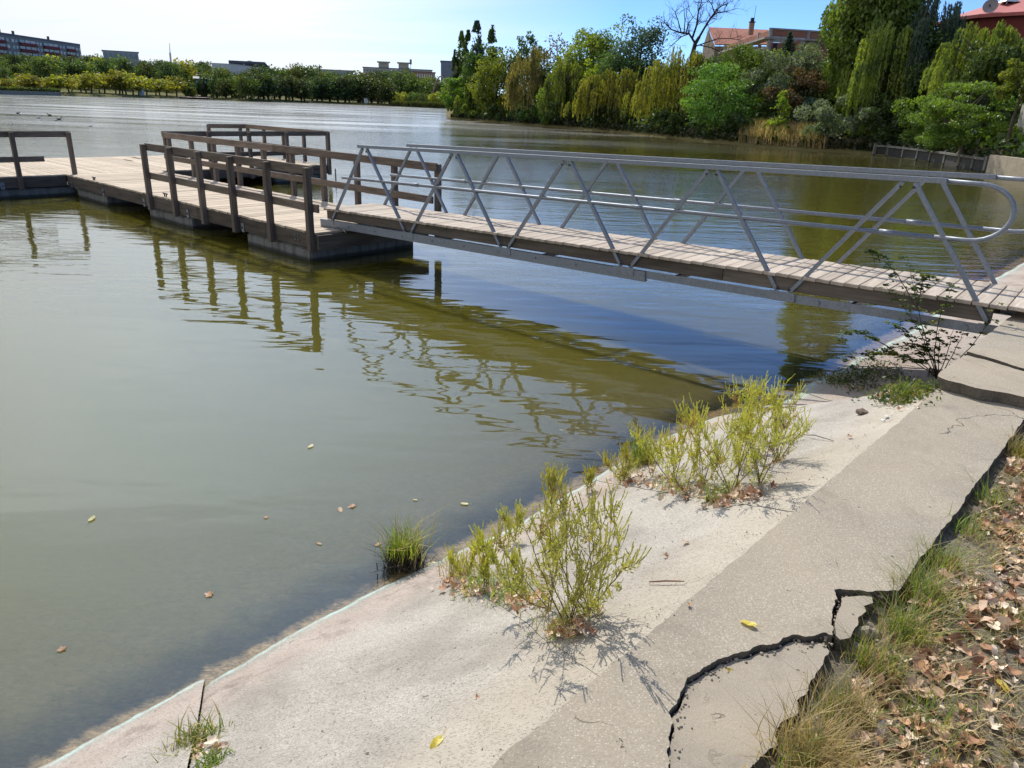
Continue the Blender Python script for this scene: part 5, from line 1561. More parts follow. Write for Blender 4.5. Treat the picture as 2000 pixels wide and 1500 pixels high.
# tell the far trees apart by the landmark they stand under
ORD = ['first', 'second', 'third', 'fourth', 'fifth', 'sixth', 'seventh', 'eighth', 'ninth', 'tenth', 'eleventh', 'twelfth', 'thirteenth', 'fourteenth', 'fifteenth']
ZONES = [(60, 'under the left half of the apartment block'), (165, 'under the right half of the apartment block'), (272, 'under the low grey building'), (330, 'just left of the radio mast'), (372, 'just right of the radio mast'),
         (425, 'around the boathouse'), (530, 'under the sports hall roof'), (620, 'right of the sports hall'), (705, 'left of the long cream building'), (850, 'under the long cream building'), (2000, 'under the grey tower block')]
def pic_x(p):
    v = np.array(p) - EYE
    return 1000 + F * (v @ _rt) / (v @ _fw)
KIND_OF = {'small yellowing trees lining the far shore': 'yellowing shore tree', 'green trees on the far hillside': 'hillside tree', 'dark trees on the crest of the far hill': 'hill crest tree',
           'dense dark trees at the far waterline': 'dense dark waterline tree', 'dark trees behind the far waterline': 'second row dark tree', 'narrow poplars on the far shore': 'narrow far poplar', 'low yellow green trees by the far reeds': 'low yellow green reedside tree',
           'low dark trees before the boathouse': 'low dark tree', 'dark conifers below the apartment block': 'pointed dark conifer'}
byzone = {}
for o in [o for o in COL.objects if o.get('group') in KIND_OF]:
    x = pic_x(o.location)
    z = next(i for i, (a, _) in enumerate(ZONES) if x < a)
    byzone.setdefault((o['group'], z), []).append((x, o))
for (g, z), lst in byzone.items():
    lst.sort(key=lambda t: t[0])
    for i, (x, o) in enumerate(lst):
        o['label'] = ('%s %s, %s from the left' % (KIND_OF[g], ZONES[z][1], ORD[i])) if len(lst) > 1 else '%s %s' % (KIND_OF[g], ZONES[z][1])
# far reeds, hedge, round bush and sandy landing
n = 5000
px = r.uniform(762, 880, n); e_ = r.uniform(-2.5, 2, n)
P = np.array([(*lb(x, e), .1) for x, e in zip(px, e_)])
V, Q = blades(P, 2.6, r, .25, .16)
tag(link('reeds', np_mesh('reeds', V, Q, G_md)), 'reed belt along the far shore before the right bank', 'reeds', kind='stuff')
n = 5000
px = r.uniform(-60, 119, n); e_ = r.uniform(-.6, 2.5, n)
P = np.array([(*lb(x, e), 1.0 + r.uniform(0, 1.0)) for x, e in zip(px, e_)])
A = rnd_unit(n, r); V, Q = quads(P, A * .35, perp(A, r) * .2)
tag(link('hedge', np_mesh('hedge', V, Q, G_md)), 'long green hedge on the quay wall at the far left', 'hedge')
b = lb(372, 4)
V, Q = crown_round((2.9, 2.5), .1, 4.6, .4, 5, r)
o = tag(link('round_bush', np_mesh('round_bush', V, Q, G_md)), 'round grey green bush by the sandy landing on the far shore', 'bush'); o.location = (b[0], b[1], .6)
m = MB(); pts = [(*lb(x, e), zl(x, e) + .12) for x, e in ((345, 1), (412, 1), (402, 9), (396, 20), (388, 20), (378, 8), (350, 5))]
m.poly(pts); tag(m.build('sandy_landing', m_simple('pale_sand', (.42, .34, .27), .95)), kind='structure')
# bare trunks and fence shadows under the dark trees: white kiosks
for x, y, w in ((716, 196, 1.9), (277, 185, 1.6)):
    b = lb(x, 5); g = zl(x, 5)
    kk = tag(empty('kiosk', (b[0], b[1], g)), 'small white kiosk under the dark trees across the lake' if x > 500 else 'small white kiosk among the yellowing trees across the lake', 'kiosk')
    MB().box((0, 0, 1.1), (w, w, 2.2)).build('wall', M_whitep, kk); MB().box((0, 0, 2.3), (w + .5, w + .5, .16)).build('roof', M_slate, kk)

# ================================================================== NEAR PLANTS
W_spike = m_foliage('ragweed_spikes', (.48, .46, .09), (.70, .65, .22), None, .5, 6, .1)
W_leaf = m_foliage('ragweed_leaves', (.36, .38, .06), (.60, .55, .15), (.34, .18, .08), .5, 6, .12)
W_stem = m_simple('ragweed_stem', (.22, .11, .07), .9, 0, .4, 9, 0, (.26, .20, .09))
G_green = m_foliage('fresh_grass', (.13, .20, .028), (.30, .36, .065), (.40, .35, .12), .48, 6, .1)
G_bright = m_foliage('bright_grass', (.20, .30, .03), (.42, .50, .08), (.50, .45, .14), .5, 6, .1)
G_straw = m_foliage('straw_grass', (.36, .26, .11), (.60, .47, .24), (.24, .24, .07), .4, 7, .12)
G_root = m_simple('wet_roots', (.030, .024, .016), .8)
R_leaf = m_foliage('rose_leaves', (.030, .065, .018), (.12, .165, .03), (.2, .2, .04), .4, 5, .12)
R_stem = m_simple('rose_cane', (.06, .045, .03), .8, 0, .4, 8)
L_brown = NT('dry_leaf'); k = L_brown
_rv = k.objrand(); _o = k.coord('Object')
_c = k.ramp(_rv, [(0., (.42, .22, .12)), (.25, (.58, .36, .22)), (.55, (.72, .51, .36)), (.85, (.78, .64, .50)), (1., (.52, .29, .16))])
_c = k.mix(k.ramp(k.noise(_o, 28, 4, .6), [(.4, 0.), (.75, .5)]), _c, (.36, .17, .08))
_d = k.n('ShaderNodeBsdfPrincipled'); k.l(_c, _d.inputs['Base Color']); _d.inputs['Roughness'].default_value = .6; _d.inputs['Specular IOR Level'].default_value = .35
k.l(k.bump(k.noise(_o, 45, 3, .6), .004), _d.inputs['Normal'])
_t = k.n('ShaderNodeBsdfTranslucent'); k.l(_c, _t.inputs[0]); _m = k.n('ShaderNodeMixShader'); _m.inputs[0].default_value = .25
k.l(_d.outputs[0], _m.inputs[1]); k.l(_t.outputs[0], _m.inputs[2]); k.l(_m.outputs[0], k.out.inputs[0]); L_brown = k.mat
L_yel = m_foliage('yellow_leaf', (.55, .42, .045), (.68, .56, .10), (.42, .36, .08), .35, 20, .08)
L_pale = m_foliage('pale_floating_leaf', (.50, .45, .18), (.62, .58, .32), None, .3, 20, .08)
L_sunk = m_foliage('sunken_leaf', (.24, .13, .06), (.32, .18, .09), None, .0, 20, .15)

def weed(name, label, bases, hgt, spread, seed, nst=5, dens=1.):
    """bushy annual: branching stems, seed spikes at the ends, small cut leaves"""
    r = np.random.default_rng(seed)
    root = tag(empty(name, tuple(bases[0])), label, 'weed', 'branching yellow green weeds on the sloping bank')
    st = MB(); SP = []; LP = []
    B0 = np.asarray(bases[0], float)
    def curve(p, d, ln, n, up=.12, wob=.10):
        pts = [p]; d = d / np.linalg.norm(d)
        for _ in range(n):
            d = d + r.normal(size=3) * wob + np.array([0, 0, up]); d /= np.linalg.norm(d)
            pts.append(pts[-1] + d * ln / n)
        return pts, d
    for bi, b in enumerate(bases):
        b = np.asarray(b, float) - B0
        k0 = nst if bi == 0 else max(2, nst - 2)
        for si in range(k0):
            a = 2 * math.pi * (si + r.uniform(-.3, .3)) / k0; tilt = r.uniform(.15, 1.0) if si else .1
            h = hgt * r.uniform(.65, 1.0) * (1 if bi == 0 else .75)
            d = np.array([math.cos(a) * tilt * spread, math.sin(a) * tilt * spread, 1.])
            pts, dd = curve(b + r.normal(size=3) * np.array([.01, .01, 0]), d, h, 8, .05, .07)
            st.tube(pts, [.0030 - .0020 * i / 8 for i in range(9)], 4, False)
            for i in range(2, 9):
                for _ in range(1 if i < 7 else 2):
                    an = r.uniform(0, 2 * math.pi)
                    bd = np.array([math.cos(an), math.sin(an), r.uniform(.05, .6)]) + dd * .3
                    bl = h * r.uniform(.22, .46) * (1.2 - i / 13)
                    bp, be_ = curve(pts[i], bd, bl, 6, .13, .08)
                    st.tube(bp, [.0016, .0014, .0012, .0010, .0009, .0008, .0007], 3, False)
                    LP += [q + r.normal(size=3) * .005 for q in bp[1:5] for _ in range(int(3 * dens))]
                    for i2 in range(2, 7):
                        if r.uniform() < .7:
                            sd = be_ * .7 + r.normal(size=3) * .28 + np.array([0, 0, .55])
                            sp, _e = curve(bp[i2], sd, r.uniform(.03, .095), 9, .05, .045)
                            SP.append(sp)
            SP.append(curve(pts[-1], dd, .1, 9, .02, .03)[0])
            for q in pts[:2]: LP += [q + r.normal(size=3) * np.array([.025, .025, .015]) for _ in range(int(7 * dens))]
    st.build('stem', W_stem, root)
    sm = MB()
    for sp in SP: sm.tube(sp, [.0008] + [(.0025 if i % 2 else .0014) for i in range(len(sp) - 2)] + [.0006], 4, False)
    tag(sm.build('seed_spike', W_spike, root), kind='stuff')
    P = np.array(LP); n = len(P) * 2
    P = np.repeat(P, 2, 0) + r.normal(size=(n, 3)) * .006
    A = rnd_unit(n, r) + np.array([0, 0, .3]); A /= np.linalg.norm(A, axis=1, keepdims=True)
    s = r.uniform(.005, .013, n)
    V, Q = quads(P, A * s[:, None], perp(A, r) * (s * .26)[:, None])
    tag(link('leaves', np_mesh('leaves', V, Q, W_leaf), root), kind='stuff')
    return root
weed('branching_weed', 'tall airy yellow green weed on the slope, nearest to the camera', [on_slope(1110, 1222), on_slope(1150, 1195), on_slope(1070, 1190)], .57, 1.25, 31, 6, 1.5)
weed('branching_weed', 'low yellow green weed by the waterline, left of the tall airy weed', [on_slope(950, 1145), on_slope(1000, 1150), on_slope(905, 1130), on_slope(1010, 1060)], .24, 1.2, 32, 3, 1.6)
weed('branching_weed', 'large bushy yellow green weed in front of the bridge reflection', [on_slope(1425, 962), on_slope(1370, 950), on_slope(1480, 945), on_slope(1440, 900)], .60, 1.0, 33, 6, 2.)
weed('branching_weed', 'leaning weed at the back right of the large bushy weed', [on_slope(1520, 900), on_slope(1500, 860)], .46, .8, 36, 4)
weed('branching_weed', 'yellow green weed between the grass tuft and the large bushy weed', [on_slope(1310, 945), on_slope(1275, 930), on_slope(1340, 960)], .42, .8, 34, 4, 1.6)
weed('branching_weed', 'thin weed on the waterline left of the grass tuft', [on_slope(1215, 940), on_slope(1150, 960)], .22, .9, 35, 4)
weed('branching_weed', 'thin upright weed with spikes at the bend of the waterline', [on_slope(1080, 1000)], .28, .7, 37, 4)

def tuft(name, label, base, n, h, rad, mat, seed, lean=.6, w=.0022, group=None, extra=None, parts=None, cat='grass'):
    if group: n = int(n * (1.35 if mat is G_straw else .75)); h *= 1.2; rad *= 1.2; lean *= 1.25
    r = np.random.default_rng(seed)
    root = tag(empty(name, tuple(base)), label, cat, group)
    P = np.stack([r.normal(size=n) * rad * .5, r.normal(size=n) * rad * .5, np.full(n, -.01)], 1)
    V, Q = blades(P, h, r, lean, w)
    tag(link('blades', np_mesh('blades', V, Q, mat), root), kind='stuff')
    for (nm, m2, n2, h2, l2) in (extra or []):
        P = np.stack([r.normal(size=n2) * rad * .55, r.normal(size=n2) * rad * .55, np.full(n2, -.01)], 1)
        V, Q = blades(P, h2, r, l2, w)
        tag(link(nm, np_mesh(nm, V, Q, m2), root), kind='stuff')
    return root
tb = at(790, 1098, 0) + np.array([0, 0, .01])
t_ = tuft('grass_tuft', 'green grass tuft with dark roots standing in the shallow water', tb, 230, .15, .085, G_bright, 41, .95, .0024, None, [('roots', G_root, 420, .075, 1.9), ('dry_blades', G_straw, 70, .18, 1.1)])
t_.location.z = .06; t_.scale = (1.15, 1.15, 1.2)
for ch in t_.children:
    if ch.name.startswith('roots'): ch.location.z = -.03
MBx = MB()
# dark root mass of the tuft, reaching the bottom
rr2 = np.random.default_rng(4)
for i in range(70):
    a = rr2.uniform(0, 6.28); q = rr2.uniform(0, .075)
    p = np.array([math.cos(a) * q, math.sin(a) * q, .03]); MBx.tube([p, p * 1.15 + [0, 0, -.06], p * 1.4 + [0, 0, -.13 - rr2.uniform(0, .05)]], [.004, .005, .002], 3, False)
MBx.build('root_mass', G_root, t_)
tuft('grass_tuft', 'bright green grass tuft at the left end of the large bushy weeds', on_slope(1255, 905), 420, .22, .085, G_green, 42, .5, .0022, None, [('dry_blades', G_straw, 80, .2, .8)])
tuft('grass_tuft', 'small grass tuft at the waterline beside the low weed', on_slope(905, 1120), 170, .14, .10, G_straw, 43, .7, .0016, None, [('blades', G_green, 60, .11, .7)])
jb = on_slope(385, 1455)
tuft('joint_weeds', 'small green weeds growing in the slab joint, bottom left', jb, 230, .065, .09, G_green, 44, 1.2, .0028, None, [('dry_blades', G_straw, 120, .06, 1.2)], None, 'weeds')
tuft('joint_weeds', 'sparse weeds in the slab joint at the bottom edge of the photo', on_slope(415, 1494), 120, .05, .05, G_green, 45, 1.2, .003, None, None, None, 'weeds')
for i_, (x_, y_, lab) in enumerate(((1320, 955, 'low straw tuft in the leaves left under the large bushy weed'), (1410, 975, 'low straw tuft at the foot of the large bushy weed'), (1230, 925, 'low yellow tuft beside the green grass tuft on the slope'),
                                (940, 1150, 'low straw tuft under the low weed by the waterline'), (1105, 1232, 'low yellow green tuft at the foot of the tall airy weed'), (1000, 1165, 'low straw tuft between the two nearest weeds'))):
    tuft('grass_tuft', lab, on_slope(x_, y_), 90, .11, .11, G_straw if i_ % 2 == 0 else G_bright, 400 + i_, 1.1, .0017, None, [('green_blades', G_bright, 60, .08, 1.2)])
# tufts along the back edge of the coping
for s, u, n, h, rad, mat, lab, ex in (
        (.62, -.60, 420, .155, .09, G_straw, 'long straw coloured grass tuft at the foot of the broken coping', [('green_blades', G_green, 50, .13, .8)]),
        (.88, -.585, 220, .135, .06, G_straw, 'straw and green grass tuft beside the large broken piece', [('green_blades', G_green, 120, .13, .7)]),
        (1.18, -.58, 160, .125, .06, G_green, 'green grass tuft between the two broken pieces', [('dry_blades', G_straw, 130, .15, 1.0)]),
        (1.42, -.60, 240, .145, .07, G_green, 'tall green grass tuft next to the small broken piece', [('dry_blades', G_straw, 130, .16, 1.0)]),
        (1.66, -.585, 240, .15, .07, G_green, 'dense green grass tuft just above the small broken piece', [('dry_blades', G_straw, 120, .15, 1.0)]),
        (1.95, -.575, 150, .13, .06, G_green, 'green grass tuft halfway along the coping edge', [('dry_blades', G_straw, 70, .13, .7)]),
        (2.35, -.57, 90, .12, .06, G_green, 'thin grass tuft in the shade of the coping edge', None),
        (2.75, -.575, 80, .12, .05, G_green, 'small grass tuft, upper end of the coping edge', None),
        (3.5, -.58, 120, .15, .08, G_straw, 'dry grass tuft where the coping meets the frame edge', [('green_blades', G_green, 40, .13, .7)]),
        (1.05, -.78, 130, .09, .08, G_green, 'green grass tuft among the brown leaves', None),
        (.80, -.98, 170, .075, .12, G_green, 'short spreading green tuft at the lower right', [('dry_blades', G_straw, 90, .08, 1.1)]),
        (1.75, -.95, 120, .08, .08, G_green, 'short green tuft at the right frame edge', [('dry_blades', G_straw, 60, .08, 1.)]),
        (.58, -.82, 150, .08, .10, G_straw, 'short dry tuft at the bottom frame edge', [('green_blades', G_green, 70, .08, .9)])):
    tuft('grass_tuft', lab, su(s, u, zsoil(s, u)), n, h, rad, mat, int(s * 1000), .75, .0017, 'grass tufts behind the coping', ex)
r = np.random.default_rng(9)
n = 9000
s_ = r.uniform(.1, 5.5, n); u_ = -.56 - np.abs(r.normal(size=n)) * .55
keep = np.array([fbm(a * 2.2, b * 2.2, 2.) > -.12 for a, b in zip(s_, u_)])
P = np.array([su(a, b, zsoil(a, b) - .004) for a, b in zip(s_[keep], u_[keep])])
V, Q = blades(P, .06, r, 1.8, .0019)
tag(link('dry_grass', np_mesh('dry_grass', V, Q, G_straw)), 'short dry grass scattered over the soil behind the coping', 'grass', kind='stuff')
P2 = P[::5] + r.normal(size=P[::5].shape) * np.array([.05, .05, 0]); V, Q = blades(P2, .06, r, 1.2, .002)
tag(link('short_grass', np_mesh('short_grass', V, Q, G_green)), 'thin green grass blades between the fallen leaves', 'grass', kind='stuff')
# straw litter lying flat
n = 6000
s_ = r.uniform(.1, 5.5, n); u_ = -.56 - np.abs(r.normal(size=n)) * .6
C = np.array([su(a, b, zsoil(a, b) + .006) for a, b in zip(s_, u_)])
an = r.uniform(0, 6.28, n); A = np.stack([np.cos(an), np.sin(an), r.normal(size=n) * .15], 1); ln = r.uniform(.008, .045, n)
V, Q = quads(C, A * ln[:, None], np.stack([-np.sin(an), np.cos(an), 0 * an], 1) * .0014)
tag(link('straw_litter', np_mesh('straw_litter', V, Q, G_straw)), 'broken straw lying on the bare soil', 'litter', kind='stuff')

# ---- the rose bush at the gangway and the weeds in its shade
def rose():
    r = np.random.default_rng(52)
    b = on_slope(1832, 742)
    root = tag(empty('rose_bush', tuple(b)), 'thin thorny rose bush with arching canes in front of the gangway end', 'bush')
    def front(px, off):       # distance just in front of the gangway's near side
        dr = ray(px, 600)[:2]; dr = dr / np.linalg.norm(dr)
        return (G0 @ GN + off) / (dr @ GN[:2])
    ends = [((1800, 660, -.15), (1788, 570, -.22), (1772, 505, -.2)), ((1810, 660, -.1), (1775, 600, -.25), (1730, 560, -.25)), ((1836, 690, .2), (1834, 668, .22), (1832, 646, .25)), ((1850, 690, .2), (1858, 666, .22), (1860, 640, .25)),
            ((1862, 690, .2), (1875, 665, .22), (1884, 645, .25)), ((1890, 690, .1), (1925, 650, -.08), (1950, 590, -.12)), ((1805, 690, .0), (1765, 648, -.15), (1745, 628, -.2)), ((1790, 690, -.1), (1740, 680, -.3), (1700, 700, -.4)),
            ((1780, 690, -.1), (1700, 670, -.4), (1645, 705, -.5)), ((1770, 560, -.22), (1725, 490, -.25), (1698, 490, -.25)), ((1800, 570, -.2), (1805, 520, -.22), (1822, 545, -.22)), ((1700, 660, -.4), (1655, 625, -.5), (1640, 665, -.5)),
            ((1815, 670, -.1), (1840, 590, -.2), (1862, 560, -.2)), ((1830, 690, .1), (1800, 650, -.1), (1712, 690, -.3))]
    m = MB(); LC = []
    for e in ends:
        P = [np.zeros(3)] + [at_depth(x, y, front(x, o)) - b for x, y, o in e]
        if e[0][1] in (560, 570): P[0] = at_depth(1790, 600, front(1790, -.2)) - b
        if e[0][0] == 1700: P[0] = at_depth(1745, 685, front(1745, -.25)) - b
        pts = []
        for t in np.linspace(0, 1, 12):
            # smooth cubic through control points
            c = (1 - t) ** 3 * P[0] + 3 * (1 - t) ** 2 * t * P[1] + 3 * (1 - t) * t * t * P[2] + t ** 3 * P[3]
            pts.append(c + r.normal(size=3) * .004)
        m.tube(pts, [.0052 - .0038 * i / 11 for i in range(12)], 5)
        nl = 1 if P[3][2] > 0.2 and e[0][0] > 1830 else 4
        for i in range(3, 12):
            for _ in range(nl):
                q = pts[i] + r.normal(size=3) * .008
                dr = rnd_unit(1, r)[0]; dr[2] = abs(dr[2]) * .3 - .1
                # compound leaf: a short stalk with five leaflets
                stp = [q, q + dr * .035, q + dr * .065 - np.array([0, 0, .012])]
                m.tube(stp, [.0011, .0009, .0006], 3, False)
                side = np.cross(dr, [0, 0, 1]); side /= np.linalg.norm(side) + 1e-9
                LC.append((stp[2] + dr * .013, dr))
                for f in (.55, .95):
                    for sg in (-1, 1): LC.append((q + dr * .065 * f + side * sg * .014, side * sg + dr * .4))
    m.build('cane', R_stem, root, True)
    P = np.array([c[0] for c in LC]); A = np.array([c[1] for c in LC]); A = A + r.normal(size=A.shape) * .25; A /= np.linalg.norm(A, axis=1, keepdims=True)
    up = np.array([0, 0, 1.]) + r.normal(size=A.shape) * .4; B = np.cross(A, up); B /= np.linalg.norm(B, axis=1, keepdims=True)
    s = r.uniform(.013, .024, len(P))
    # six-sided leaflets
    n = len(P); V = np.empty((n, 6, 3))
    for i, (a, bb) in enumerate(((-1, 0), (-.45, .5), (.3, .52), (1.05, 0), (.3, -.52), (-.45, -.5))): V[:, i] = P + A * (a * s)[:, None] + B * (bb * s)[:, None]
    o = link('leaves', np_mesh('leaves', V.reshape(-1, 3), np.arange(6 * n).reshape(n, 6), R_leaf), root); o['kind'] = 'stuff'
rose()
r = np.random.default_rng(61)
P = []
for px, py, sp, n in ((1690, 735, 50, 130), (1650, 748, 30, 60), (1760, 770, 32, 90), (1800, 765, 18, 50), (1740, 785, 25, 45)):
    for _ in range(n): P.append(on_slope(px + r.normal() * sp, py + r.normal() * sp * .22))
P = np.array(P)
PP = np.repeat(P, 7, 0) + r.normal(size=(len(P) * 7, 3)) * np.array([.03, .03, .02]) + np.array([0, 0, .025])
A = rnd_unit(len(PP), r); V, Q = quads(PP, A * .016, perp(A, r) * .007)
tag(link('shade_weeds', np_mesh('shade_weeds', V, Q, R_leaf)), 'low dark weeds on the slope in the shadow of the gangway', 'weeds', kind='stuff')
tuft('grass_tuft', 'small leafy green clump with brown leaves below the rose bush', on_slope(1775, 772), 160, .10, .10, G_green, 62, 1.0, .003, None, [('dry_blades', G_straw, 60, .07, 1.1)])

# ================================================================== FALLEN LEAVES
def leaf_mesh(name, mat, seed, lobes=5, size=.05, curl=1., pointed=True):
    """a curled dry leaf: lobed outline, ridge along the midrib, short stalk"""
    r = np.random.default_rng(seed)
    N_ = 20
    out = []
    for i in range(N_):
        a = 2 * math.pi * i / N_
        if lobes: rad = .62 + .38 * abs(math.cos(lobes * (a - math.pi / 2) / 2)) ** 1.3 * (1.1 - .25 * math.sin(-a))
        else: rad = .62 + .4 * max(0, math.sin(a)) ** 3 - .04 * math.cos(2 * a)
        rad *= 1 + r.normal() * .05
        out.append((math.cos(a) * rad * (.85 if lobes else .7), math.sin(a) * rad))
    c1, c2, ph = r.uniform(.3, 1.15) * curl, r.uniform(-.7, .9) * curl, r.uniform(0, 6.28)
    def zf(x, y): return c1 * x * x + c2 * y * y * .7 + .12 * curl * math.sin(3 * x + ph) * y + .10 * curl * math.sin(4 * y + ph) - .10 * curl * abs(x) * 0
    m = MB()
    V = [(0, 0, zf(0, 0))]
    for k_, f in ((0, .5), (1, 1.)):
        for x, y in out: V.append((x * f, y * f, zf(x * f, y * f) + (r.normal() * .05 * curl if f == 1 else 0)))
    m.v = [tuple(np.array(v) * size) for v in V]
    for i in range(N_):
        j = (i + 1) % N_
        m.f.append((0, 1 + i, 1 + j)); m.m.append(0)
        m.f.append((1 + i, 1 + N_ + i, 1 + N_ + j, 1 + j)); m.m.append(0)
    m.tube([np.array([0, -.3, zf(0, -.3)]) * size, np.array([0, -.8, zf(0, -.7) + .03]) * size, np.array([.05, -1.45, .15]) * size], .0009, 3, False)
    return m.mesh(name, mat, True)
LM = [leaf_mesh('fallen_leaf', L_brown, 70 + i, 5 if i % 3 else 0, .036 if i % 3 else .032, 1.0) for i in range(9)]
LY = [leaf_mesh('yellow_leaf', L_yel, 90 + i, 0, .034, .5) for i in range(3)]
def drop(name, me, p, scale, tilt, label, cat='leaf', group=None, rz=None):
    o = link(name, me)
    o.location = p; o.scale = (scale,) * 3
    o.rotation_euler = (random.gauss(0, tilt), random.gauss(0, tilt), random.uniform(0, 6.28) if rz is None else rz)
    return tag(o, label, cat, group)
r = np.random.default_rng(77)
cnt = 0; pos = []
while cnt < 195:
    s = r.uniform(.25, 4.6); u = -.56 - abs(r.normal()) * .34
    if fbm(s * 1.6, u * 1.6, 7.) < -.22 or u < -1.7: continue
    if s < 3 or r.uniform() < .5:
        near = sum(1 for a, b in pos if (a - s) ** 2 + (b - u) ** 2 < .0014)
        if near > 2: continue
        pos.append((s, u))
        drop('fallen_leaf', random.choice(LM), su(s, u, zsoil(s, u) + .012 + .016 * near), r.uniform(.65, 1.2), .45, 'dry brown curled leaf ' + ('at the coping edge, ' if u > -.72 else 'away from the coping, ') + ('beside the straw tuft at the bottom' if s < .7 else 'level with the large broken piece' if s < 1.15 else 'level with the small broken piece' if s < 1.6 else 'halfway up the coping' if s < 2.4 else 'near the upper end of the coping'), 'leaf', 'dry brown leaves on the soil behind the coping')
        cnt += 1
def leaf_heap(pts, n, sp, label, group, sc=(.5, .95), seed=1):
    r = np.random.default_rng(seed)
    for i in range(n):
        x, y = pts[r.integers(0, len(pts))]
        p = on_slope(x + r.normal() * sp, y + r.normal() * sp * .35)
        drop('fallen_leaf', random.choice(LM), p + np.array([0, 0, .008 + r.uniform(0, .03)]), r.uniform(*sc), .5, label, 'leaf', group)
leaf_heap([(1260, 945), (1300, 955), (1350, 965), (1390, 975), (1420, 980), (1450, 970), (1480, 965), (1230, 935)], 40, 16, 'dry brown leaf in the heap under the large bushy weed', 'dry brown leaves heaped under the large bushy weed', (.45, .9), 2)
leaf_heap([(880, 1145), (905, 1150), (940, 1160), (965, 1165), (1000, 1180), (1040, 1175)], 26, 14, 'dry brown leaf in the heap under the low weed', 'dry brown leaves heaped under the low weed', (.4, .8), 3)
leaf_heap([(1090, 1235), (1120, 1245), (1150, 1225), (1170, 1200)], 12, 16, 'dry brown leaf around the foot of the tall airy weed', 'dry brown leaves at the foot of the tall airy weed', (.4, .75), 4)
leaf_heap([(1740, 775), (1765, 785), (1720, 780), (1785, 775)], 12, 10, 'dry brown leaf by the leafy clump below the rose bush', 'dry brown leaves by the clump below the rose bush', (.6, 1.1), 5)
leaf_heap([(400, 1460), (420, 1470), (365, 1440), (390, 1490)], 7, 8, 'dry brown leaf caught in the slab joint weeds', 'dry brown leaves in the slab joint', (.4, .7), 6)
leaf_heap([(1600, 755), (1660, 758), (1590, 745)], 6, 12, 'dry brown leaf in the shadow of the gangway', 'dry brown leaves in the gangway shadow', (.6, 1.), 8)
# crumbled litter between the single leaves
def litter(name, label, P, sc, seed):
    r = np.random.default_rng(seed)
    VV = []; FF = []; k = 0
    for p in P:
        me = LM[r.integers(0, 9)]
        n = len(me.vertices); co = np.empty(n * 3); me.vertices.foreach_get('co', co); co = co.reshape(-1, 3)[:41]
        R = Matrix.Rotation(r.uniform(0, 6.28), 3, 'Z') @ Matrix.Rotation(r.normal() * .5, 3, 'X') @ Matrix.Rotation(r.normal() * .5, 3, 'Y')
        VV.append((co * r.uniform(*sc)) @ np.array(R).T + p)
        f = [(0, 1 + i, 1 + (i + 1) % 20) for i in range(20)] + [(1 + i, 21 + i, 21 + (i + 1) % 20) for i in range(20)] + [(1 + i, 21 + (i + 1) % 20, 1 + (i + 1) % 20) for i in range(20)]
        FF.append(np.array(f) + k); k += 41
    me = np_mesh(name, np.concatenate(VV), np.concatenate(FF), LIT, np.repeat(r.integers(0, 4, len(P)), 60), True)
    return tag(link(name, me), label, 'litter', kind='stuff')
LIT = [m_simple('litter_' + n_, c, .7, 0, .3, 30) for n_, c in (('tan', (.60, .42, .28)), ('rust', (.50, .29, .17)), ('pale', (.70, .57, .43)), ('umber', (.30, .15, .08)))]
r = np.random.default_rng(79); P = []
while len(P) < 1900:
    s = r.uniform(.1, 4.8); u = -.56 - abs(r.normal()) * .42
    if fbm(s * 1.6, u * 1.6, 7.) > -.30: P.append(su(s, u, zsoil(s, u) + .006 + r.uniform(0, .012)))
litter('leaf_litter', 'crumbled brown leaf litter on the soil behind the coping', P, (.25, .82), 80)
P = []
for _ in range(150):
    x, y = [(1260, 945), (1300, 955), (1350, 965), (1390, 975), (1420, 980), (1450, 970), (1480, 965), (1230, 935)][r.integers(0, 8)]
    P.append(on_slope(x + r.normal() * 20, y + r.normal() * 9) + np.array([0, 0, r.uniform(.005, .03)]))
for _ in range(110):
    x, y = [(885, 1140), (905, 1150), (940, 1158), (965, 1165), (1000, 1175), (1040, 1175), (1100, 1235), (1140, 1235)][r.integers(0, 8)]
    P.append(on_slope(x + r.normal() * 18, y + r.normal() * 9) + np.array([0, 0, r.uniform(.005, .025)]))
for _ in range(40):
    x, y = [(1740, 778), (1765, 785), (1650, 745), (400, 1462)][r.integers(0, 4)]
    P.append(on_slope(x + r.normal() * 16, y + r.normal() * 8) + np.array([0, 0, r.uniform(.005, .02)]))
litter('leaf_litter', 'small crumbled leaves under the weeds of the slope', P, (.3, .7), 81)
# single leaves that stand out
LB = LM
o = drop('yellow_leaf', LY[0], su(1.0, -.22, ZC + .010), .95, .12, 'bright yellow leaf lying on the coping', 'leaf', rz=.9)
drop('yellow_leaf', LY[1], on_slope(855, 1452) + [0, 0, .012], .85, .2, 'curled yellow leaf on the slope near the bottom edge', 'leaf')
drop('yellow_leaf', LY[2], su(.78, -.265, ZC - .02), .5, .3, 'small yellow leaf at the crack of the coping', 'leaf')
drop('yellow_leaf', LY[1], su(1.35, -.90, zsoil(1.35, -.90) + .02), .9, .3, 'bright yellow leaf among the brown leaves', 'leaf')
drop('fallen_leaf', LM[1], on_slope(1338, 1062) + [0, 0, .012], .55, .4, 'curled golden brown leaf alone between the two weeds', 'leaf')
drop('fallen_leaf', LM[2], on_slope(1300, 1088) + [0, 0, .008], .4, .4, 'small brown leaf left of the lone golden one', 'leaf')
drop('fallen_leaf', LM[4], on_slope(1345, 1183) + [0, 0, .008], .32, .4, 'tiny reddish leaf at the coping joint', 'leaf')
drop('fallen_leaf', LM[5], on_slope(1657, 855) + [0, 0, .01], .5, .3, 'orange leaf below the flat stone', 'leaf')
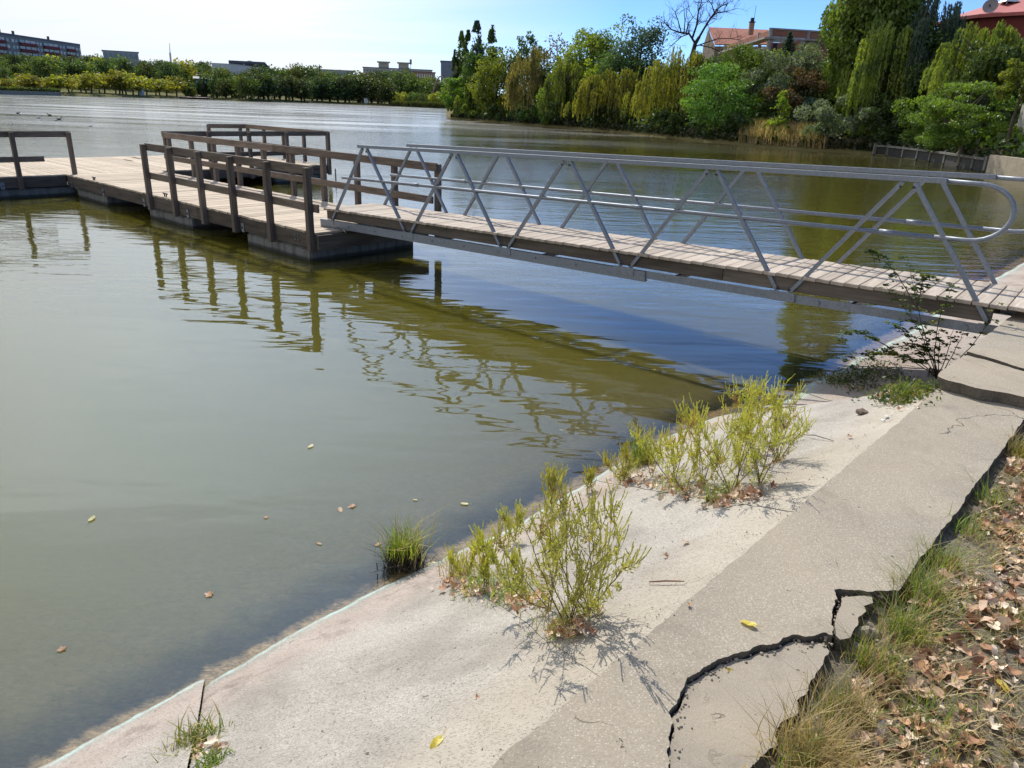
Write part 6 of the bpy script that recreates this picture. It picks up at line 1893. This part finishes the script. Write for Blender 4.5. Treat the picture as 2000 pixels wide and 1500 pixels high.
drop('fallen_leaf', LM[5], on_slope(932, 1366) + [0, 0, .006], .28, .3, 'tiny brown leaf low on the slope', 'leaf')
LF_ = [leaf_mesh('floating_leaf', L_pale, 110 + i, 0, .036, .18) for i in range(2)]
for px, py, sc, lab in ((909, 984, .85, 'pale yellow leaf floating beside the grass tuft'), (606, 872, .95, 'white leaf floating in the middle of the calm water'), (178, 1014, .95, 'white leaf floating at the far left'), (845, 1101, 1.0, 'pale green leaf floating next to the tuft roots'),
                        (1275, 722, .9, 'orange leaf floating in the gangway reflection'), (812, 976, .5, 'tiny white leaf floating just behind the grass tuft')):
    drop('floating_leaf', LF_[0] if px != 1275 else LY[0], at(px, py, .006), sc, .05, lab, 'leaf')
LS = [leaf_mesh('sunken_leaf', L_sunk, 120 + i, 5 if i else 0, .036, .3) for i in range(2)]
for px, py, sc, lab in ((408, 1161, .75, 'orange brown leaf floating by the dark algae'), (622, 1061, .6, 'tan leaf floating left of the grass tuft'), (120, 1268, .6, 'tan leaf floating in the shallows at the left'), (665, 996, .9, 'brown leaf drifting in the pair left of the tuft'),
                        (688, 988, .8, 'second brown leaf of the drifting pair'), (740, 1062, .8, 'brown leaf touching the tuft'), (520, 1010, .5, 'faint brown leaf drifting alone')):
    drop('sunken_leaf', LS[cnt % 2], at(px, py, .004), sc, .03, lab, 'leaf'); cnt += 1
# stone, twigs, litter
st_ = stone_mesh('stone', .036, m_simple('brown_stone', (.16, .12, .09), .9, 0, .3, 30, .002), 3.3, .55)
o = tag(link('stone', st_), 'flat brown stone on the slope below the gangway shadow', 'stone'); o.location = on_slope(1683, 808) + np.array([0, 0, .014])
p0, p1 = on_slope(1268, 1138), on_slope(1336, 1137)
tag(MB().tube([p0 + [0, 0, .004], (p0 + p1) / 2 + [0, 0, .007], p1 + [0, 0, .004]], [.0028, .0035, .0022], 5).build('twig', m_simple('twig_bark', (.16, .08, .05), .9)), 'thin straight brown twig on the slope beside the coping', 'twig')
p0, p1 = on_slope(1555, 850), on_slope(1628, 862)
tag(MB().tube([p0 + [0, 0, .003], (p0 + p1) / 2 + [0, 0, .02], p1 + [0, 0, .003]], [.002, .003, .002], 5).build('twig', R_stem), 'dark bent twig at the right of the large bushy weed', 'twig')
tag(MB().tube([su(1.78, -.98, zsoil(1.78, -.98) + .012), su(1.74, -1.06, zsoil(1.74, -1.06) + .012)], [.006, .005], 6).build('cigarette_end', M_whitep), 'pale stub lying on the soil at the right edge', 'litter')
for i, (px, py) in enumerate(((1725, 822), (1732, 815))):
    o = tag(link('shell_chip', stone_mesh('shell_chip', .014, M_whitep, 9. + i, .4)), 'white chip right of the flat stone', 'chip', 'white chips right of the flat stone'); o.location = on_slope(px, py) + np.array([0, 0, .005])
# rag caught at the foot of the rose bush
mr = MB(); pr = on_slope(1822, 738)
for i in range(5):
    a0 = i * .5
    mr.poly([pr + np.array([-.06 + .03 * i, .0 + .02 * math.sin(a0), .10 - .01 * i]), pr + np.array([-.035 + .03 * i, .01, .11 - .012 * i]), pr + np.array([-.05 + .035 * i, -.03, .02]), pr + np.array([-.08 + .035 * i, -.035, .015])])
tag(mr.build('rag', m_simple('grey_rag', (.25, .25, .24), .95)), 'grey striped rag caught at the foot of the rose bush', 'rag')

# loose grit on the bank and coping
n = 380
r = np.random.default_rng(88)
V = []; 
ico = bmesh.new(); bmesh.ops.create_icosphere(ico, subdivisions=1, radius=1); iv = np.array([v.co[:] for v in ico.verts]); iff = np.array([[v.index for v in f.verts] for f in ico.faces]); ico.free()
VV = []; FF = []
for i in range(n):
    s = r.uniform(-.8, 4.2); u = r.uniform(-.02, 1.5) if r.uniform() < .6 else abs(r.normal()) * .12
    rad = r.uniform(.0014, .0036)
    VV.append(iv * rad * r.uniform(.6, 1.2, 3) + su(s, u, zslope(s, u) + .004)); FF.append(iff + i * len(iv))
tag(link('grit', np_mesh('grit', np.concatenate(VV), np.concatenate(FF), M_patch)), 'loose grit on the sloping concrete', 'grit', kind='stuff')

# crumbs broken off along the cracks and the back edge of the coping
VV = []; FF = []; r = np.random.default_rng(91)
edge_pts = [(p, ZC - .035, .02) for p in crack[1:]] * 7 + [((s_, -.525), .755, .03) for s_ in np.linspace(.1, 4., 90)] * 3
for i, ((s_, u_), z_, sd_) in enumerate(edge_pts):
    s2, u2 = s_ + r.normal() * .03, u_ - abs(r.normal()) * sd_
    rad = r.uniform(.002, .008) * r.uniform(.5, 1.2)
    z2 = ZC - .019 - .02 * (u2 + .3) - .010 * (s2 - .7) + .002 if z_ > .78 else zsoil(s2, u2) + .004
    VV.append(iv * rad * r.uniform(.6, 1.3, 3) + su(s2, u2, z2)); FF.append(iff + i * len(iv))
tag(link('crumbs', np_mesh('crumbs', np.concatenate(VV), np.concatenate(FF), M_patch)), 'concrete crumbs along the cracks and edge of the coping', 'crumbs', kind='stuff')
# ---- water birds
def duck(px, py, pale, label, flip=1, sc=1.):
    p = at(px, py, 0)
    root = tag(empty('water_bird', tuple(p), random.uniform(-.6, .6) + (0 if flip > 0 else math.pi)), label, 'bird')
    mat = M_whitep if pale else m_duck
    m = MB(); m.tube([np.array(q) * sc for q in ((-.30, 0, .14), (-.2, 0, .09), (-.05, 0, .08), (.1, 0, .08), (.2, 0, .12), (.24, 0, .20), (.27, 0, .28), (.34, 0, .28), (.40, 0, .265))], [x * sc for x in (.02, .08, .13, .12, .07, .045, .055, .04, .01)], 8)
    m.build('body', mat, root, True)
m_duck = m_simple('dark_duck', (.05, .04, .035), .7)
duck(35, 222, False, 'dark bird on the water, first from the left', 1, 0.60)
duck(75, 231, True, 'white bird on the water near the dark ones', 1, 0.55)
duck(97, 226, False, 'dark bird on the water above the white one', -1, 0.65)
duck(115, 234, False, 'dark bird on the water, last on the right of the group', 1, 0.60)
duck(110, 236, True, 'white bird right beside the last dark bird', -1, 0.45)
duck(176, 247, True, 'lone white bird farther right', 1, 0.35)
